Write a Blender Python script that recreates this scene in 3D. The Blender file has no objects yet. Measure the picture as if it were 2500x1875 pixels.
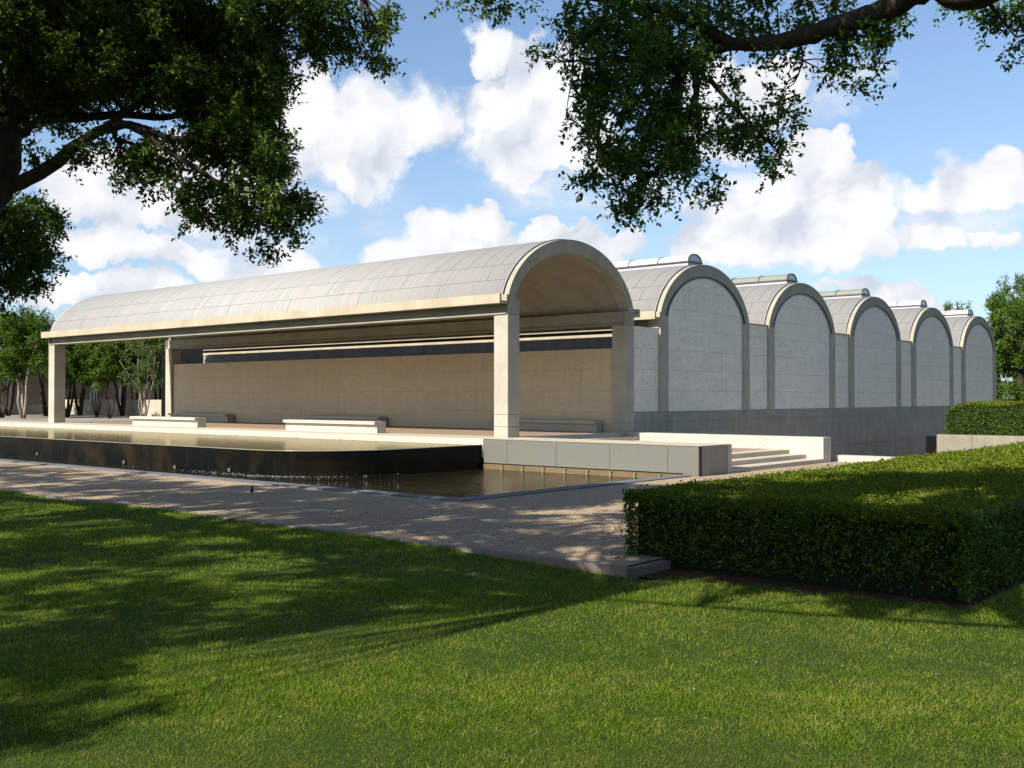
import bpy, math, random
import numpy as np
random.seed(7); rng = np.random.default_rng(11)
R = math.radians; PI = math.pi
scene = bpy.context.scene
COL = scene.collection

# ------------------------------------------------------------------ helpers
def tag(o, label=None, cat=None, group=None, kind=None):
    if label: o['label'] = label
    if cat: o['category'] = cat
    if group: o['group'] = group
    if kind: o['kind'] = kind
    return o

def empty(name, loc, label, cat, group=None):
    o = bpy.data.objects.new(name, None); COL.objects.link(o)
    o.location = loc; o.empty_display_size = 0.2
    return tag(o, label, cat, group)

def origin_of(p):
    v = np.zeros(3)
    while p is not None:
        v += np.array(p.location); p = p.parent
    return v

class MB:
    """collects shapes in world coordinates; build() links them as one mesh"""
    def __init__(s): s.v = []; s.f = []; s.uv = {}
    def add(s, vs, fs):
        n = len(s.v); s.v += [tuple(map(float, q)) for q in vs]
        s.f += [tuple(i + n for i in f) for f in fs]
        return s
    def box(s, x0, x1, y0, y1, z0, z1):
        return s.add([(x0,y0,z0),(x1,y0,z0),(x1,y1,z0),(x0,y1,z0),(x0,y0,z1),(x1,y0,z1),(x1,y1,z1),(x0,y1,z1)],
            [(3,2,1,0),(4,5,6,7),(0,1,5,4),(1,2,6,5),(2,3,7,6),(3,0,4,7)])
    def prism(s, prof, y0, y1):                 # prof: (x,z) polygon, extruded along y
        n = len(prof)
        s.add([(x,y0,z) for x,z in prof] + [(x,y1,z) for x,z in prof],
              [tuple(range(n)), tuple(range(2*n-1, n-1, -1))] + [(i, i+n, (i+1)%n+n, (i+1)%n) for i in range(n)])
        return s
    def prismz(s, prof, z0, z1):                # prof: (x,y) polygon, extruded along z
        n = len(prof)
        s.add([(x,y,z0) for x,y in prof] + [(x,y,z1) for x,y in prof],
              [tuple(range(n-1,-1,-1)), tuple(range(n, 2*n))] + [(i, (i+1)%n, (i+1)%n+n, i+n) for i in range(n)])
        return s
    def band(s, outer, inner, y0, y1):          # two equal-length (x,z) curves; solid between them
        n = len(outer)
        vs = [(x,y0,z) for x,z in outer] + [(x,y0,z) for x,z in inner] + [(x,y1,z) for x,z in outer] + [(x,y1,z) for x,z in inner]
        fs = []
        for i in range(n-1):
            a,b,c,d = i, i+n, i+2*n, i+3*n
            fs += [(a,a+1,b+1,b), (d,d+1,c+1,c), (a,c,c+1,a+1), (b,b+1,d+1,d)]
        fs += [(0,n,3*n,2*n), (n-1,3*n-1,4*n-1,2*n-1)]
        return s.add(vs, fs)
    def tube(s, pts, rad, k=8, wob=0.0):
        pts = [np.array(p, float) for p in pts]; n = len(pts); base = len(s.v)
        up = np.array((0.13,0.21,0.97)); vs = []
        for i,p in enumerate(pts):
            d = pts[min(i+1,n-1)] - pts[max(i-1,0)]; d /= (np.linalg.norm(d)+1e-9)
            a = np.cross(d, up)
            if np.linalg.norm(a) < .05: a = np.cross(d, (1,0,0))
            a /= np.linalg.norm(a); b = np.cross(d, a)
            for j in range(k):
                t = 2*PI*j/k; r = rad[i]*(1+wob*math.sin(3*t+i*1.7)+wob*.7*math.sin(5*t-i*2.3))
                vs.append(p + r*(math.cos(t)*a + math.sin(t)*b))
        fs = []
        for i in range(n-1):
            for j in range(k):
                q = i*k+j; w = i*k+(j+1)%k
                fs.append((q, w, w+k, q+k))
        fs += [tuple(range(k-1,-1,-1)), tuple((n-1)*k+j for j in range(k))]
        return s.add(vs, fs)
    def build(s, name, mat, parent=None, smooth=False, loc=None):
        me = bpy.data.meshes.new(name)
        off = origin_of(parent) if parent is not None else np.array(loc if loc is not None else (0,0,0), float)
        me.from_pydata([tuple(np.array(q)-off) for q in s.v], [], s.f)
        me.materials.append(mat)
        if smooth: me.polygons.foreach_set('use_smooth', [True]*len(me.polygons))
        me.update()
        o = bpy.data.objects.new(name, me); COL.objects.link(o)
        if parent is not None: o.parent = parent
        else: o.location = tuple(off)
        return o

def quads_object(name, V, mat, parent=None, rnd=None, loc=(0,0,0), tri=False):
    """V: (n,4,3) or (n,3,3) array of polygons in world coordinates"""
    n = V.shape[0]; k = V.shape[1]
    off = origin_of(parent) if parent is not None else np.array(loc, float)
    me = bpy.data.meshes.new(name)
    me.vertices.add(n*k); me.vertices.foreach_set('co', (V.reshape(-1,3)-off).astype(np.float32).ravel())
    me.loops.add(n*k); me.loops.foreach_set('vertex_index', np.arange(n*k, dtype=np.int32))
    me.polygons.add(n); me.polygons.foreach_set('loop_start', np.arange(0,n*k,k,dtype=np.int32))
    try: me.polygons.foreach_set('loop_total', np.full(n,k,dtype=np.int32))
    except Exception: pass
    a = me.attributes.new('rnd','FLOAT','FACE')
    a.data.foreach_set('value', (rng.random(n) if rnd is None else rnd).astype(np.float32))
    me.materials.append(mat); me.update(calc_edges=True)
    o = bpy.data.objects.new(name, me); COL.objects.link(o)
    if parent is not None: o.parent = parent
    else: o.location = tuple(off)
    return o

# ------------------------------------------------------------------ camera
CAM = np.array((-26.2654, -22.5494, 1.3306)); YAW, PITCH, FPX = 0.7054, 0.0125, 2571.14
FW = np.array((math.cos(YAW)*math.cos(PITCH), math.sin(YAW)*math.cos(PITCH), math.sin(PITCH)))
RT = np.array((math.sin(YAW), -math.cos(YAW), 0.0)); UP = np.cross(RT, FW)
def at(px, py, depth):                         # photo pixel (2500 wide) + distance -> world point
    return CAM + depth*(FW + RT*(px-1250)/FPX - UP*(py-937.5)/FPX)
def azel(px, py):
    d = FW + RT*(px-1250)/FPX - UP*(py-937.5)/FPX; d = d/np.linalg.norm(d)
    return math.atan2(d[1], d[0]), math.asin(d[2])
from mathutils import Matrix, Vector
cd = bpy.data.cameras.new('camera'); cam = bpy.data.objects.new('camera', cd); COL.objects.link(cam)
M = Matrix((tuple(RT), tuple(UP), tuple(-FW))).transposed().to_4x4(); M.translation = Vector(CAM)
cam.matrix_world = M
cd.sensor_width = 36; cd.lens = 36*FPX/2500; cd.clip_start = .1; cd.clip_end = 5000
scene.camera = cam

# ------------------------------------------------------------------ sun and sky
KY = 0.10                                       # sun comes from -x and a little from +y
TANP = 0.78
a_s = math.atan(KY); EL = math.atan(TANP*math.cos(a_s))
SUN = np.array((-math.cos(EL)*math.cos(a_s), math.cos(EL)*math.sin(a_s), math.sin(EL)))
sl = bpy.data.lights.new('sun','SUN'); sl.energy = 5.0; sl.angle = R(.55); sl.color = (1.0,.945,.85)
so = bpy.data.objects.new('sun', sl); COL.objects.link(so)
so.rotation_euler = Vector(SUN).to_track_quat('Z','Y').to_euler()
so.location = (-60, 20, 50)

w = bpy.data.worlds.new('World'); scene.world = w; w.use_nodes = True
nt = w.node_tree; nt.nodes.clear()
class NG:
    def __init__(s, nt): s.nt = nt
    def n(s, t, **k):
        nd = s.nt.nodes.new(t)
        for a,b in k.items(): setattr(nd, a, b)
        return nd
    def l(s, a, b): s.nt.links.new(a, b)
    def m(s, op, a, b=None, c=None, clamp=False):
        nd = s.n('ShaderNodeMath', operation=op, use_clamp=clamp)
        for i,q in enumerate((a,b,c)):
            if q is None: continue
            if isinstance(q,(int,float)): nd.inputs[i].default_value = q
            else: s.l(q, nd.inputs[i])
        return nd.outputs[0]
    def vm(s, op, a, b=None, out=0):
        nd = s.n('ShaderNodeVectorMath', operation=op)
        for i,q in enumerate((a,b)):
            if q is None: continue
            if isinstance(q,(tuple,list)): nd.inputs[i].default_value = q
            else: s.l(q, nd.inputs[i])
        return nd.outputs[out]
    def scale(s, a, f):
        nd = s.n('ShaderNodeVectorMath', operation='SCALE'); s.l(a, nd.inputs[0]); nd.inputs[3].default_value = f
        return nd.outputs[0]
    def mix(s, f, a, b, mode='MIX'):
        nd = s.n('ShaderNodeMix', data_type='RGBA', blend_type=mode); nd.clamp_factor = True
        for i,q in ((0,f),(6,a),(7,b)):
            if isinstance(q,(int,float)): nd.inputs[i].default_value = q
            elif isinstance(q,(tuple,list)): nd.inputs[i].default_value = tuple(q)+((1,) if len(q)==3 else ())
            else: s.l(q, nd.inputs[i])
        return nd.outputs[2]
    def ramp(s, f, stops):
        nd = s.n('ShaderNodeValToRGB'); el = nd.color_ramp.elements
        while len(el) < len(stops): el.new(.5)
        for e,(p,c) in zip(el, stops):
            e.position = p; e.color = (c,c,c,1) if isinstance(c,(int,float)) else tuple(c)+(1,)
        s.l(f, nd.inputs[0]); return nd.outputs[0]
    def noise(s, vec, scale, detail=4, rough=.55, out=0):
        nd = s.n('ShaderNodeTexNoise'); nd.inputs['Scale'].default_value = scale
        nd.inputs['Detail'].default_value = detail; nd.inputs['Roughness'].default_value = rough
        if vec is not None: s.l(vec, nd.inputs['Vector'])
        return nd.outputs[out]
    def smooth(s, f, lo, hi):
        nd = s.n('ShaderNodeMapRange', interpolation_type='SMOOTHSTEP')
        s.l(f, nd.inputs[0]); nd.inputs[1].default_value = lo; nd.inputs[2].default_value = hi
        return nd.outputs[0]
    def stretch(s, vec, sc):
        return s.vm('MULTIPLY', vec, sc)

g = NG(nt)
sky = g.n('ShaderNodeTexSky', sky_type='NISHITA'); sky.sun_disc = False
sky.sun_elevation = EL; sky.sun_rotation = math.atan2(SUN[0], SUN[1])
sky.air_density = 1.0; sky.dust_density = .6; sky.ozone_density = 1.6; sky.altitude = 200
tc = g.n('ShaderNodeTexCoord').outputs['Generated']
nrm = g.vm('NORMALIZE', tc)
sep = g.n('ShaderNodeSeparateXYZ'); g.l(nrm, sep.inputs[0])
az = g.m('ARCTAN2', sep.outputs[1], sep.outputs[0]); el_ = g.m('ARCSINE', sep.outputs[2])
comb = g.n('ShaderNodeCombineXYZ'); g.l(az, comb.inputs[0]); g.l(el_, comb.inputs[1])
base = comb.outputs[0]
def warp(vec, sc, amp, det=3):
    c = g.noise(vec, sc, det, .6, out=1)
    return g.vm('ADD', vec, g.scale(g.vm('SUBTRACT', c, (.5,.5,.5)), amp))
wv = warp(warp(base, 9, .085, 4), 32, .034, 5)
wv = g.vm('MULTIPLY', wv, (1,1,0))
# cumulus masses (centre and half-size in photo pixels)
blobs = [(960,300,150,100),(1050,300,85,70),(850,370,170,95),(760,270,95,130),(700,330,110,120),
 (1240,300,150,130),(1340,180,120,85),(1300,240,120,110),(1180,330,80,70),(1420,330,90,90),(1190,125,68,42),
 (330,470,250,75),(560,400,170,90),(240,600,150,42),(450,625,210,38),
 (1100,590,150,80),(1190,550,62,52),(1060,560,70,55),(980,620,90,50),(1370,590,100,62),(1440,620,130,50),(1330,560,50,42),
 (1900,500,190,130),(1960,410,95,95),(2090,500,120,80),(1760,590,120,75),(2010,590,160,75),(1850,610,200,60),
 (2400,440,110,58),(2300,480,130,42),(2440,410,48,42),(2480,470,90,50),(2280,592,95,36),(2420,605,46,28),
 (300,705,230,38),(620,665,140,52),(700,640,70,50),(1880,190,120,60),(2110,715,110,24),(1760,250,140,110),(2230,740,100,20)]
wisps = [(780,500,330,100),(1950,250,260,80),(2090,200,110,60),(1500,460,260,120),(500,560,420,120),(1300,440,170,90),(2300,560,220,90),(1200,680,900,60)]
def field(lst, vec):
    f = None
    for (px,py,rx,ry) in lst:
        a0,e0 = azel(px,py)
        v = g.vm('MULTIPLY', g.vm('SUBTRACT', vec, (a0,e0,0)), (FPX/rx, FPX/ry, 0))
        d = g.vm('LENGTH', v, out=1)
        f = d if f is None else g.m('MINIMUM', f, d)
    return g.m('SUBTRACT', 1.0, f)
f1 = field(blobs, wv)
f2 = field(wisps, wv)
def voro(vec, sc):
    v = g.n('ShaderNodeTexVoronoi', feature='F1', voronoi_dimensions='2D'); v.inputs['Scale'].default_value = sc
    g.l(vec, v.inputs['Vector']); return v.outputs['Distance']
fn = g.noise(base, 40, 6, .6)
LO = (.012,.016,0)
bv = warp(base, 14, .04, 3)
b1 = voro(bv, 26); b1o = voro(g.vm('ADD', bv, LO), 26)
bil = g.m('SUBTRACT', .42, b1)
f1n = g.m('ADD', g.m('ADD', f1, g.m('MULTIPLY', g.m('SUBTRACT', fn, .5), .6)), g.m('MULTIPLY', bil, .32))
wide = g.noise(base, 7, 2, .5)
m1 = g.m('DIVIDE', g.m('ADD', f1n, .13), g.m('ADD', .13, g.m('MULTIPLY', g.smooth(wide,.4,.65), .5)), clamp=True)
m1 = g.smooth(m1, 0, 1)
n3 = g.noise(g.stretch(base,(1,2.2,1)), 12, 6, .6)
m2 = g.m('MULTIPLY', g.smooth(f2, 0, .9), g.smooth(n3, .30, .60))
# clouds over the rest of the sky
n4 = g.noise(g.stretch(nrm,(1,1,2.2)), 2.6, 7, .58)
rest = g.smooth(n4, .56, .70)
ca, ce = azel(1250, 500)
far = g.smooth(g.m('ABSOLUTE', g.m('SUBTRACT', az, ca)), .56, .8)
m3 = g.m('MULTIPLY', g.m('MULTIPLY', rest, far), g.smooth(el_, -.02, .12))
mask = g.m('MAXIMUM', g.m('MAXIMUM', m1, g.m('MULTIPLY', m2, .8)), g.m('MULTIPLY', m3, .9), clamp=True)
# relief: difference of two offset noises gives sunlit and shaded billows
nA = g.noise(wv, 18, 6, .5); nB = g.noise(g.vm('ADD', wv, (.018,.024,0)), 18, 6, .5)
rel = g.m('ADD', g.m('MULTIPLY', g.m('SUBTRACT', nA, nB), 2.6), g.m('MULTIPLY', g.m('SUBTRACT', b1o, b1), .55))
bright = g.m('ADD', g.m('ADD', .50, rel), g.m('MULTIPLY', g.smooth(f1, -.1, .5), .30), clamp=True)
ccol = g.mix(bright, (3.9,4.25,4.9), (5.85,5.9,6.05))
skyb = g.mix(g.smooth(el_, .02, .42), (1.13,1.16,1.2), (1.0,1.02,1.06))
skyc = g.mix(1.0, sky.outputs[0], (.85,.92,.99), 'MULTIPLY')
skyc = g.mix(g.m('ADD', g.m('MULTIPLY', g.m('SUBTRACT', 1.0, g.smooth(el_, -.05, .36)), .42), .10), skyc, (3.1,4.1,5.5))
col = g.mix(mask, skyc, ccol)
bg = g.n('ShaderNodeBackground'); bg.inputs[1].default_value = .084
g.l(col, bg.inputs[0])
g.l(bg.outputs[0], g.n('ShaderNodeOutputWorld').inputs[0])

# ------------------------------------------------------------------ materials
def mat(name, fn_):
    m = bpy.data.materials.new(name); m.use_nodes = True; m.node_tree.nodes.clear()
    q = NG(m.node_tree); out = q.n('ShaderNodeOutputMaterial'); fn_(q, out); return m
def pbr(q, out, col, rough=.7, bump=None, bstr=.2, bdist=.02, spec=.5, metal=0.0, **kw):
    p = q.n('ShaderNodeBsdfPrincipled')
    if isinstance(col,(tuple,list)): p.inputs['Base Color'].default_value = tuple(col)+(1,)
    else: q.l(col, p.inputs['Base Color'])
    if isinstance(rough,(int,float)): p.inputs['Roughness'].default_value = rough
    else: q.l(rough, p.inputs['Roughness'])
    p.inputs['Specular IOR Level'].default_value = spec; p.inputs['Metallic'].default_value = metal
    for a,b in kw.items(): p.inputs[a].default_value = b
    if bump is not None:
        b = q.n('ShaderNodeBump'); b.inputs['Strength'].default_value = bstr; b.inputs['Distance'].default_value = bdist
        q.l(bump, b.inputs['Height']); q.l(b.outputs[0], p.inputs['Normal'])
    q.l(p.outputs[0], out.inputs[0]); return p
def pos(q): return q.n('ShaderNodeNewGeometry').outputs['Position']
def wallvec(q):                                  # (x+y, z, 0): runs along any axis-aligned wall
    s = q.n('ShaderNodeSeparateXYZ'); q.l(pos(q), s.inputs[0])
    c = q.n('ShaderNodeCombineXYZ'); q.l(q.m('ADD', s.outputs[0], s.outputs[1]), c.inputs[0]); q.l(s.outputs[2], c.inputs[1])
    return c.outputs[0], s

def f_concrete(base, streak=.35, joints=False, holes=False):
    def fn_(q, out):
        wvv, s = wallvec(q); p = pos(q)
        n1 = q.noise(p, 1.1, 6, .6); n2 = q.noise(p, 14, 5, .6); n3 = q.noise(q.stretch(wvv,(2.2,.18,1)), 1.6, 5, .6)
        c = q.mix(q.smooth(n1,.3,.7), tuple(b*.86 for b in base), tuple(b*1.1 for b in base))
        c = q.mix(q.m('MULTIPLY', q.smooth(n3,.42,.72), streak), c, tuple(b*.62 for b in base))
        c = q.mix(q.m('MULTIPLY', q.smooth(n2,.35,.75), .22), c, tuple(b*.75 for b in base))
        bmp = n2
        if joints:
            b = q.n('ShaderNodeTexBrick'); b.offset = 0; q.l(wvv, b.inputs['Vector'])
            b.inputs['Scale'].default_value = 1; b.inputs['Brick Width'].default_value = 2.44; b.inputs['Row Height'].default_value = 1.22
            b.inputs['Mortar Size'].default_value = .008; b.inputs['Mortar Smooth'].default_value = .2
            c = q.mix(q.m('MULTIPLY', b.outputs['Fac'], .55), c, tuple(v*.35 for v in base))
        if holes:
            v = q.n('ShaderNodeTexVoronoi'); v.inputs['Scale'].default_value = 1; v.inputs['Randomness'].default_value = 0
            q.l(q.stretch(wvv,(1/.61,1/.43,1)), v.inputs['Vector'])
            hm = q.m('LESS_THAN', v.outputs['Distance'], .045)
            c = q.mix(q.m('MULTIPLY', hm, .85), c, (.03,.03,.03))
        pbr(q, out, c, .82, bmp, .25, .01, .3)
    return fn_
def f_travertine(base, joint=.5, pits=1.0, bw=1.66, rh=.826, z0=.76):
    def fn_(q, out):
        wvv, s = wallvec(q)
        sh = q.vm('SUBTRACT', wvv, (0, z0, 0))
        b = q.n('ShaderNodeTexBrick'); b.offset = .37; b.offset_frequency = 2; q.l(sh, b.inputs['Vector'])
        b.inputs['Scale'].default_value = 1; b.inputs['Brick Width'].default_value = bw; b.inputs['Row Height'].default_value = rh
        b.inputs['Mortar Size'].default_value = .006; b.inputs['Mortar Smooth'].default_value = .1
        b.inputs['Color1'].default_value = (.30,.30,.30,1); b.inputs['Color2'].default_value = (.75,.75,.75,1); b.inputs['Mortar'].default_value = (.5,.5,.5,1)
        c = q.mix(b.outputs['Color'], tuple(v*.93 for v in base), tuple(v*1.05 for v in base))
        st = q.noise(q.stretch(wvv,(.9,16,1)), 1.5, 5, .6)
        c = q.mix(q.m('MULTIPLY', q.smooth(st,.45,.75), .3), c, (base[0]*.74, base[1]*.7, base[2]*.62))
        pz = q.noise(q.stretch(wvv,(3.4,20,1)), 1.5, 4, .72); cl = q.noise(q.stretch(wvv,(.8,2.2,1)), 1.3, 3, .6)
        pm = q.m('MULTIPLY', q.smooth(pz,.555,.62), q.smooth(cl,.40,.56))
        rs = q.noise(q.stretch(wvv,(2.6,.16,1)), 1.5, 5, .6); c = q.mix(q.m('MULTIPLY', q.smooth(rs,.52,.74), .32), c, tuple(v*.6 for v in base))
        c = q.mix(q.m('MULTIPLY', pm, .62*pits), c, tuple(v*.28 for v in base))
        c = q.mix(q.m('MULTIPLY', b.outputs['Fac'], joint), c, tuple(v*.3 for v in base))
        hgt = q.m('SUBTRACT', 1.0, q.m('ADD', pm, b.outputs['Fac']))
        pbr(q, out, c, .6, hgt, .35, .008, .35)
    return fn_
def f_plain(c, rough=.6, metal=0.0, spec=.5, nz=.15, sc=6):
    def fn_(q, out):
        n = q.noise(pos(q), sc, 5, .6)
        cc = q.mix(q.m('MULTIPLY', n, nz*2), c, tuple(v*.6 for v in c))
        pbr(q, out, cc, rough, n, .08, .01, spec, metal)
    return fn_
MT = {}
MT['concrete'] = mat('smooth_concrete', f_concrete((.29,.265,.205)))
MT['concrete_warm'] = mat('warm_concrete', f_concrete((.36,.305,.22), .25))  # warmer even base tone for gutters and wall coping
MT['planter'] = mat('planter_concrete', f_concrete((.205,.18,.135), .35))
MT['shade_black'] = mat('black_shade', f_plain((.004,.004,.005), .8, 0, .1))  # near-black colour standing in for deep shade
MT['column'] = mat('column_concrete', f_concrete((.345,.315,.25), .2))
MT['concrete_base'] = mat('base_concrete', f_concrete((.27,.255,.20), .6, joints=True))
MT['concrete_side'] = mat('side_concrete', f_concrete((.22,.21,.20), .4, holes=True))
MT['travertine'] = mat('travertine', f_travertine((.51,.405,.27)))  # portico wall travertine, porch shade put into a darker, warmer colour
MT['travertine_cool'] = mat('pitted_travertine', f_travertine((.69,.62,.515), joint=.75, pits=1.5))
MT['wing_shade_travertine'] = mat('shade_brown_travertine', f_travertine((.17,.125,.08), joint=.5))  # wing travertine darkened to brown, its shade put into the colour
MT['bench_stone'] = mat('bench_travertine', f_travertine((.40,.35,.27), joint=.2, pits=.6, bw=1.9, rh=5, z0=-2))
MT['travertine_low'] = mat('low_travertine', f_travertine((.41,.375,.31), joint=.7, pits=1.1, bw=1.9, rh=5, z0=-2))
MT['granite'] = mat('grey_granite', lambda q,o: (lambda n,n2: pbr(q, o, q.mix(q.smooth(n2,.35,.7), q.mix(q.smooth(n,.35,.7),(.10,.10,.083),(.13,.13,.112)), (.118,.112,.09)), .55, n, .1,.005,.4))(q.noise(pos(q),26,5,.65), q.noise(pos(q),3,4,.6)))
MT['dark'] = mat('dark_metal', f_plain((.035,.033,.035), .5))
MT['brown_metal'] = mat('brown_metal', f_plain((.09,.07,.065), .5))
MT['glass'] = mat('dark_glass', lambda q,o: pbr(q,o,(.010,.014,.018),.35,spec=.25))
MT['flash'] = mat('white_flashing', f_plain((.34,.335,.34), .5, 0, .3, .08))
def f_skylight(c, tr):
    def fn_(q,out):
        n = q.noise(pos(q), 3, 4, .6)
        pbr(q, out, q.mix(q.m('MULTIPLY', n, .3), c, tuple(v*.7 for v in c)), .22, None, spec=.7)
    return fn_
MT['sky_white'] = mat('lit_white_acrylic', f_skylight((.55,.56,.57), 0))  # white tone stands for the light these domes reflect
MT['sky_green'] = mat('green_grey_acrylic', f_skylight((.20,.21,.165), 0))  # green-grey tone of the translucent domes
MT['sky_end'] = mat('end_acrylic', lambda q,o: pbr(q,o,(.32,.35,.36),.15,spec=.7))

def f_lead(q, out):
    uv = q.n('ShaderNodeUVMap'); uv.uv_map = 'roof'
    s = q.n('ShaderNodeSeparateXYZ'); q.l(uv.outputs[0], s.inputs[0]); u, v = s.outputs[0], s.outputs[1]
    def line(x, period, off, wd):
        f = q.m('FRACT', q.m('ADD', q.m('DIVIDE', x, period), off)); d = q.m('MULTIPLY', q.m('MINIMUM', f, q.m('SUBTRACT', 1.0, f)), period)
        return q.m('LESS_THAN', d, wd)
    r1 = q.m('LESS_THAN', v, .74); r2 = q.m('LESS_THAN', v, 1.47); r3 = q.m('GREATER_THAN', v, 3.7)
    low = q.m('MULTIPLY', line(u, 4.2, .27, .013), r1)
    mid = q.m('MULTIPLY', q.m('MULTIPLY', line(u, 4.2, .78, .013), r2), q.m('SUBTRACT', 1.0, r1))
    hi = q.m('MULTIPLY', line(u, .78, .1, .013), q.m('SUBTRACT', 1.0, r2))
    def hl(c, w_): return q.m('LESS_THAN', q.m('ABSOLUTE', q.m('SUBTRACT', v, c)), w_)
    seam = q.m('MAXIMUM', q.m('MAXIMUM', q.m('MAXIMUM', low, mid), hi), q.m('MAXIMUM', q.m('MAXIMUM', hl(.74,.011), hl(1.47,.012)), hl(3.55,.012)))
    p = pos(q)
    cell = q.n('ShaderNodeTexWhiteNoise'); cell.noise_dimensions = '3D'
    cc = q.n('ShaderNodeCombineXYZ'); q.l(q.m('FLOOR', q.m('ADD', q.m('DIVIDE', u, .78), .1)), cc.inputs[0]); q.l(r2, cc.inputs[1]); q.l(r3, cc.inputs[2])
    q.l(cc.outputs[0], cell.inputs[0])
    st = q.noise(q.stretch(uv.outputs[0], (5,.35,1)), 1.5, 6, .62); n1 = q.noise(p, .8, 5, .6); n2 = q.noise(p, 9, 5, .65)
    c = q.mix(q.smooth(st,.35,.68), (.225,.22,.205), (.285,.278,.26))
    c = q.mix(q.m('MULTIPLY', q.smooth(n1,.36,.62), .5), c, (.285,.245,.222))
    run = q.noise(q.stretch(uv.outputs[0], (9,.22,1)), 1.5, 4, .6); c = q.mix(q.m('MULTIPLY', q.smooth(run,.52,.66), .35), c, (.40,.39,.37))
    c = q.mix(q.m('MULTIPLY', cell.outputs[0], .22), c, (.31,.31,.295))
    c = q.mix(q.m('MULTIPLY', n2, .2), c, (.18,.18,.18))
    c = q.mix(q.m('MULTIPLY', seam, .62), c, (.055,.06,.07))
    pbr(q, out, c, .62, q.m('ADD', q.m('SUBTRACT', 1.0, seam), q.m('MULTIPLY', n1, .5)), .5, .012, .22, 0)
MT['lead'] = mat('lead_roofing', f_lead)

def f_gravel(c1, c2, c3):
    def fn_(q, out):
        p = pos(q)
        v = q.n('ShaderNodeTexVoronoi'); v.inputs['Scale'].default_value = 55; q.l(p, v.inputs['Vector'])
        n = q.noise(p, 34, 6, .7); n1 = q.noise(p, .7, 5, .6); n2 = q.noise(p, 5, 4, .6)
        hs = q.n('ShaderNodeSeparateColor'); q.l(v.outputs['Color'], hs.inputs[0])
        c = q.mix(q.smooth(n1,.3,.7), c1, c2)
        c = q.mix(q.m('MULTIPLY', hs.outputs[0], .55), c, c3)
        c = q.mix(q.m('MULTIPLY', q.smooth(hs.outputs[1],.82,.9), .8), c, tuple(x*1.75 for x in c2))
        c = q.mix(q.m('MULTIPLY', q.smooth(n2,.5,.8), .3), c, tuple(x*.55 for x in c1))
        pbr(q, out, c, .95, q.m('ADD', n, v.outputs['Distance']), .9, .012, .1)
    return fn_
MT['gravel'] = mat('pea_gravel', f_gravel((.29,.215,.14), (.35,.265,.175), (.17,.122,.08)))
MT['court'] = mat('court_gravel', f_gravel((.23,.20,.16), (.28,.25,.20), (.13,.11,.09)))
MT['paving'] = mat('brown_paving', f_travertine((.26,.185,.125), joint=.3, pits=.2, bw=1.2, rh=9, z0=-3))
MT['band'] = mat('travertine_paving', f_travertine((.42,.36,.275), joint=.2, pits=.3, bw=1.4, rh=9, z0=-3))
MT['coping'] = mat('blue_grey_coping', f_concrete((.115,.115,.122), .2))
MT['kerb'] = mat('brown_kerb', f_concrete((.19,.15,.12), .5))
MT['kerb_wet'] = mat('stained_ledge', f_concrete((.12,.085,.04), .4))
MT['soil'] = mat('bare_soil', f_gravel((.06,.032,.018), (.08,.045,.026), (.03,.018,.01)))

def f_lawn(q, out):
    p = pos(q); n = q.noise(p, .35, 4, .6); n2 = q.noise(p, 2.2, 5, .65); n3 = q.noise(p, 60, 5, .75)
    c = q.mix(q.smooth(n,.35,.65), (.05,.095,.008), (.085,.11,.018))
    c = q.mix(q.m('MULTIPLY', q.smooth(n2,.5,.75), .5), c, (.095,.095,.035))
    c = q.mix(q.smooth(n3,.35,.7), tuple((.018,.035,.006)), c)
    pbr(q, out, c, .9, n3, 1, .03, .1)
MT['lawn'] = mat('lawn_turf', f_lawn)
def f_leaf(dark, light, yellow, tr=.3, patches=False, rough=.55, spec=.16):
    def fn_(q, out):
        a = q.n('ShaderNodeAttribute'); a.attribute_name = 'rnd'; r_ = a.outputs['Fac']
        c = q.ramp(r_, [(0,dark),(.75,light),(.93,light),(1,yellow)])
        if patches:
            n = q.noise(pos(q), .45, 4, .6); n2 = q.noise(pos(q), 5, 5, .7)
            c = q.mix(q.m('MULTIPLY', q.smooth(n2,.42,.68), .55), c, yellow)
            c = q.mix(q.m('MULTIPLY', q.smooth(n,.5,.7), .35), c, light)
        p = q.n('ShaderNodeBsdfPrincipled'); q.l(c, p.inputs['Base Color']); p.inputs['Roughness'].default_value = rough
        p.inputs['Specular IOR Level'].default_value = spec
        t = q.n('ShaderNodeBsdfTranslucent'); q.l(q.mix(1.0, c, (1.25,1.35,.45), 'MULTIPLY'), t.inputs[0])
        mx = q.n('ShaderNodeMixShader'); mx.inputs[0].default_value = tr
        q.l(p.outputs[0], mx.inputs[1]); q.l(t.outputs[0], mx.inputs[2]); q.l(mx.outputs[0], out.inputs[0])
    return fn_
MT['oak'] = mat('oak_leaves', f_leaf((.036,.07,.013),(.085,.13,.02),(.16,.18,.035), .3))
MT['oak2'] = mat('glossy_oak_leaves', f_leaf((.034,.075,.016),(.085,.15,.028),(.17,.20,.045), .32, rough=.45, spec=.25))
MT['holly'] = mat('holly_leaves', f_leaf((.03,.07,.01),(.085,.14,.016),(.16,.18,.025), .3))
MT['pale'] = mat('pale_leaves', f_leaf((.06,.10,.03),(.11,.15,.05),(.17,.18,.06), .35))
MT['elm'] = mat('elm_leaves', f_leaf((.04,.085,.010),(.09,.15,.018),(.15,.17,.04), .35))
MT['hedge'] = mat('hedge_leaves', f_leaf((.026,.062,.009),(.075,.13,.014),(.17,.17,.03), .35, rough=.42, spec=.28))
MT['hedge_top'] = mat('clipped_top_leaves', f_leaf((.045,.078,.005),(.125,.155,.008),(.21,.19,.03), .3))
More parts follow.
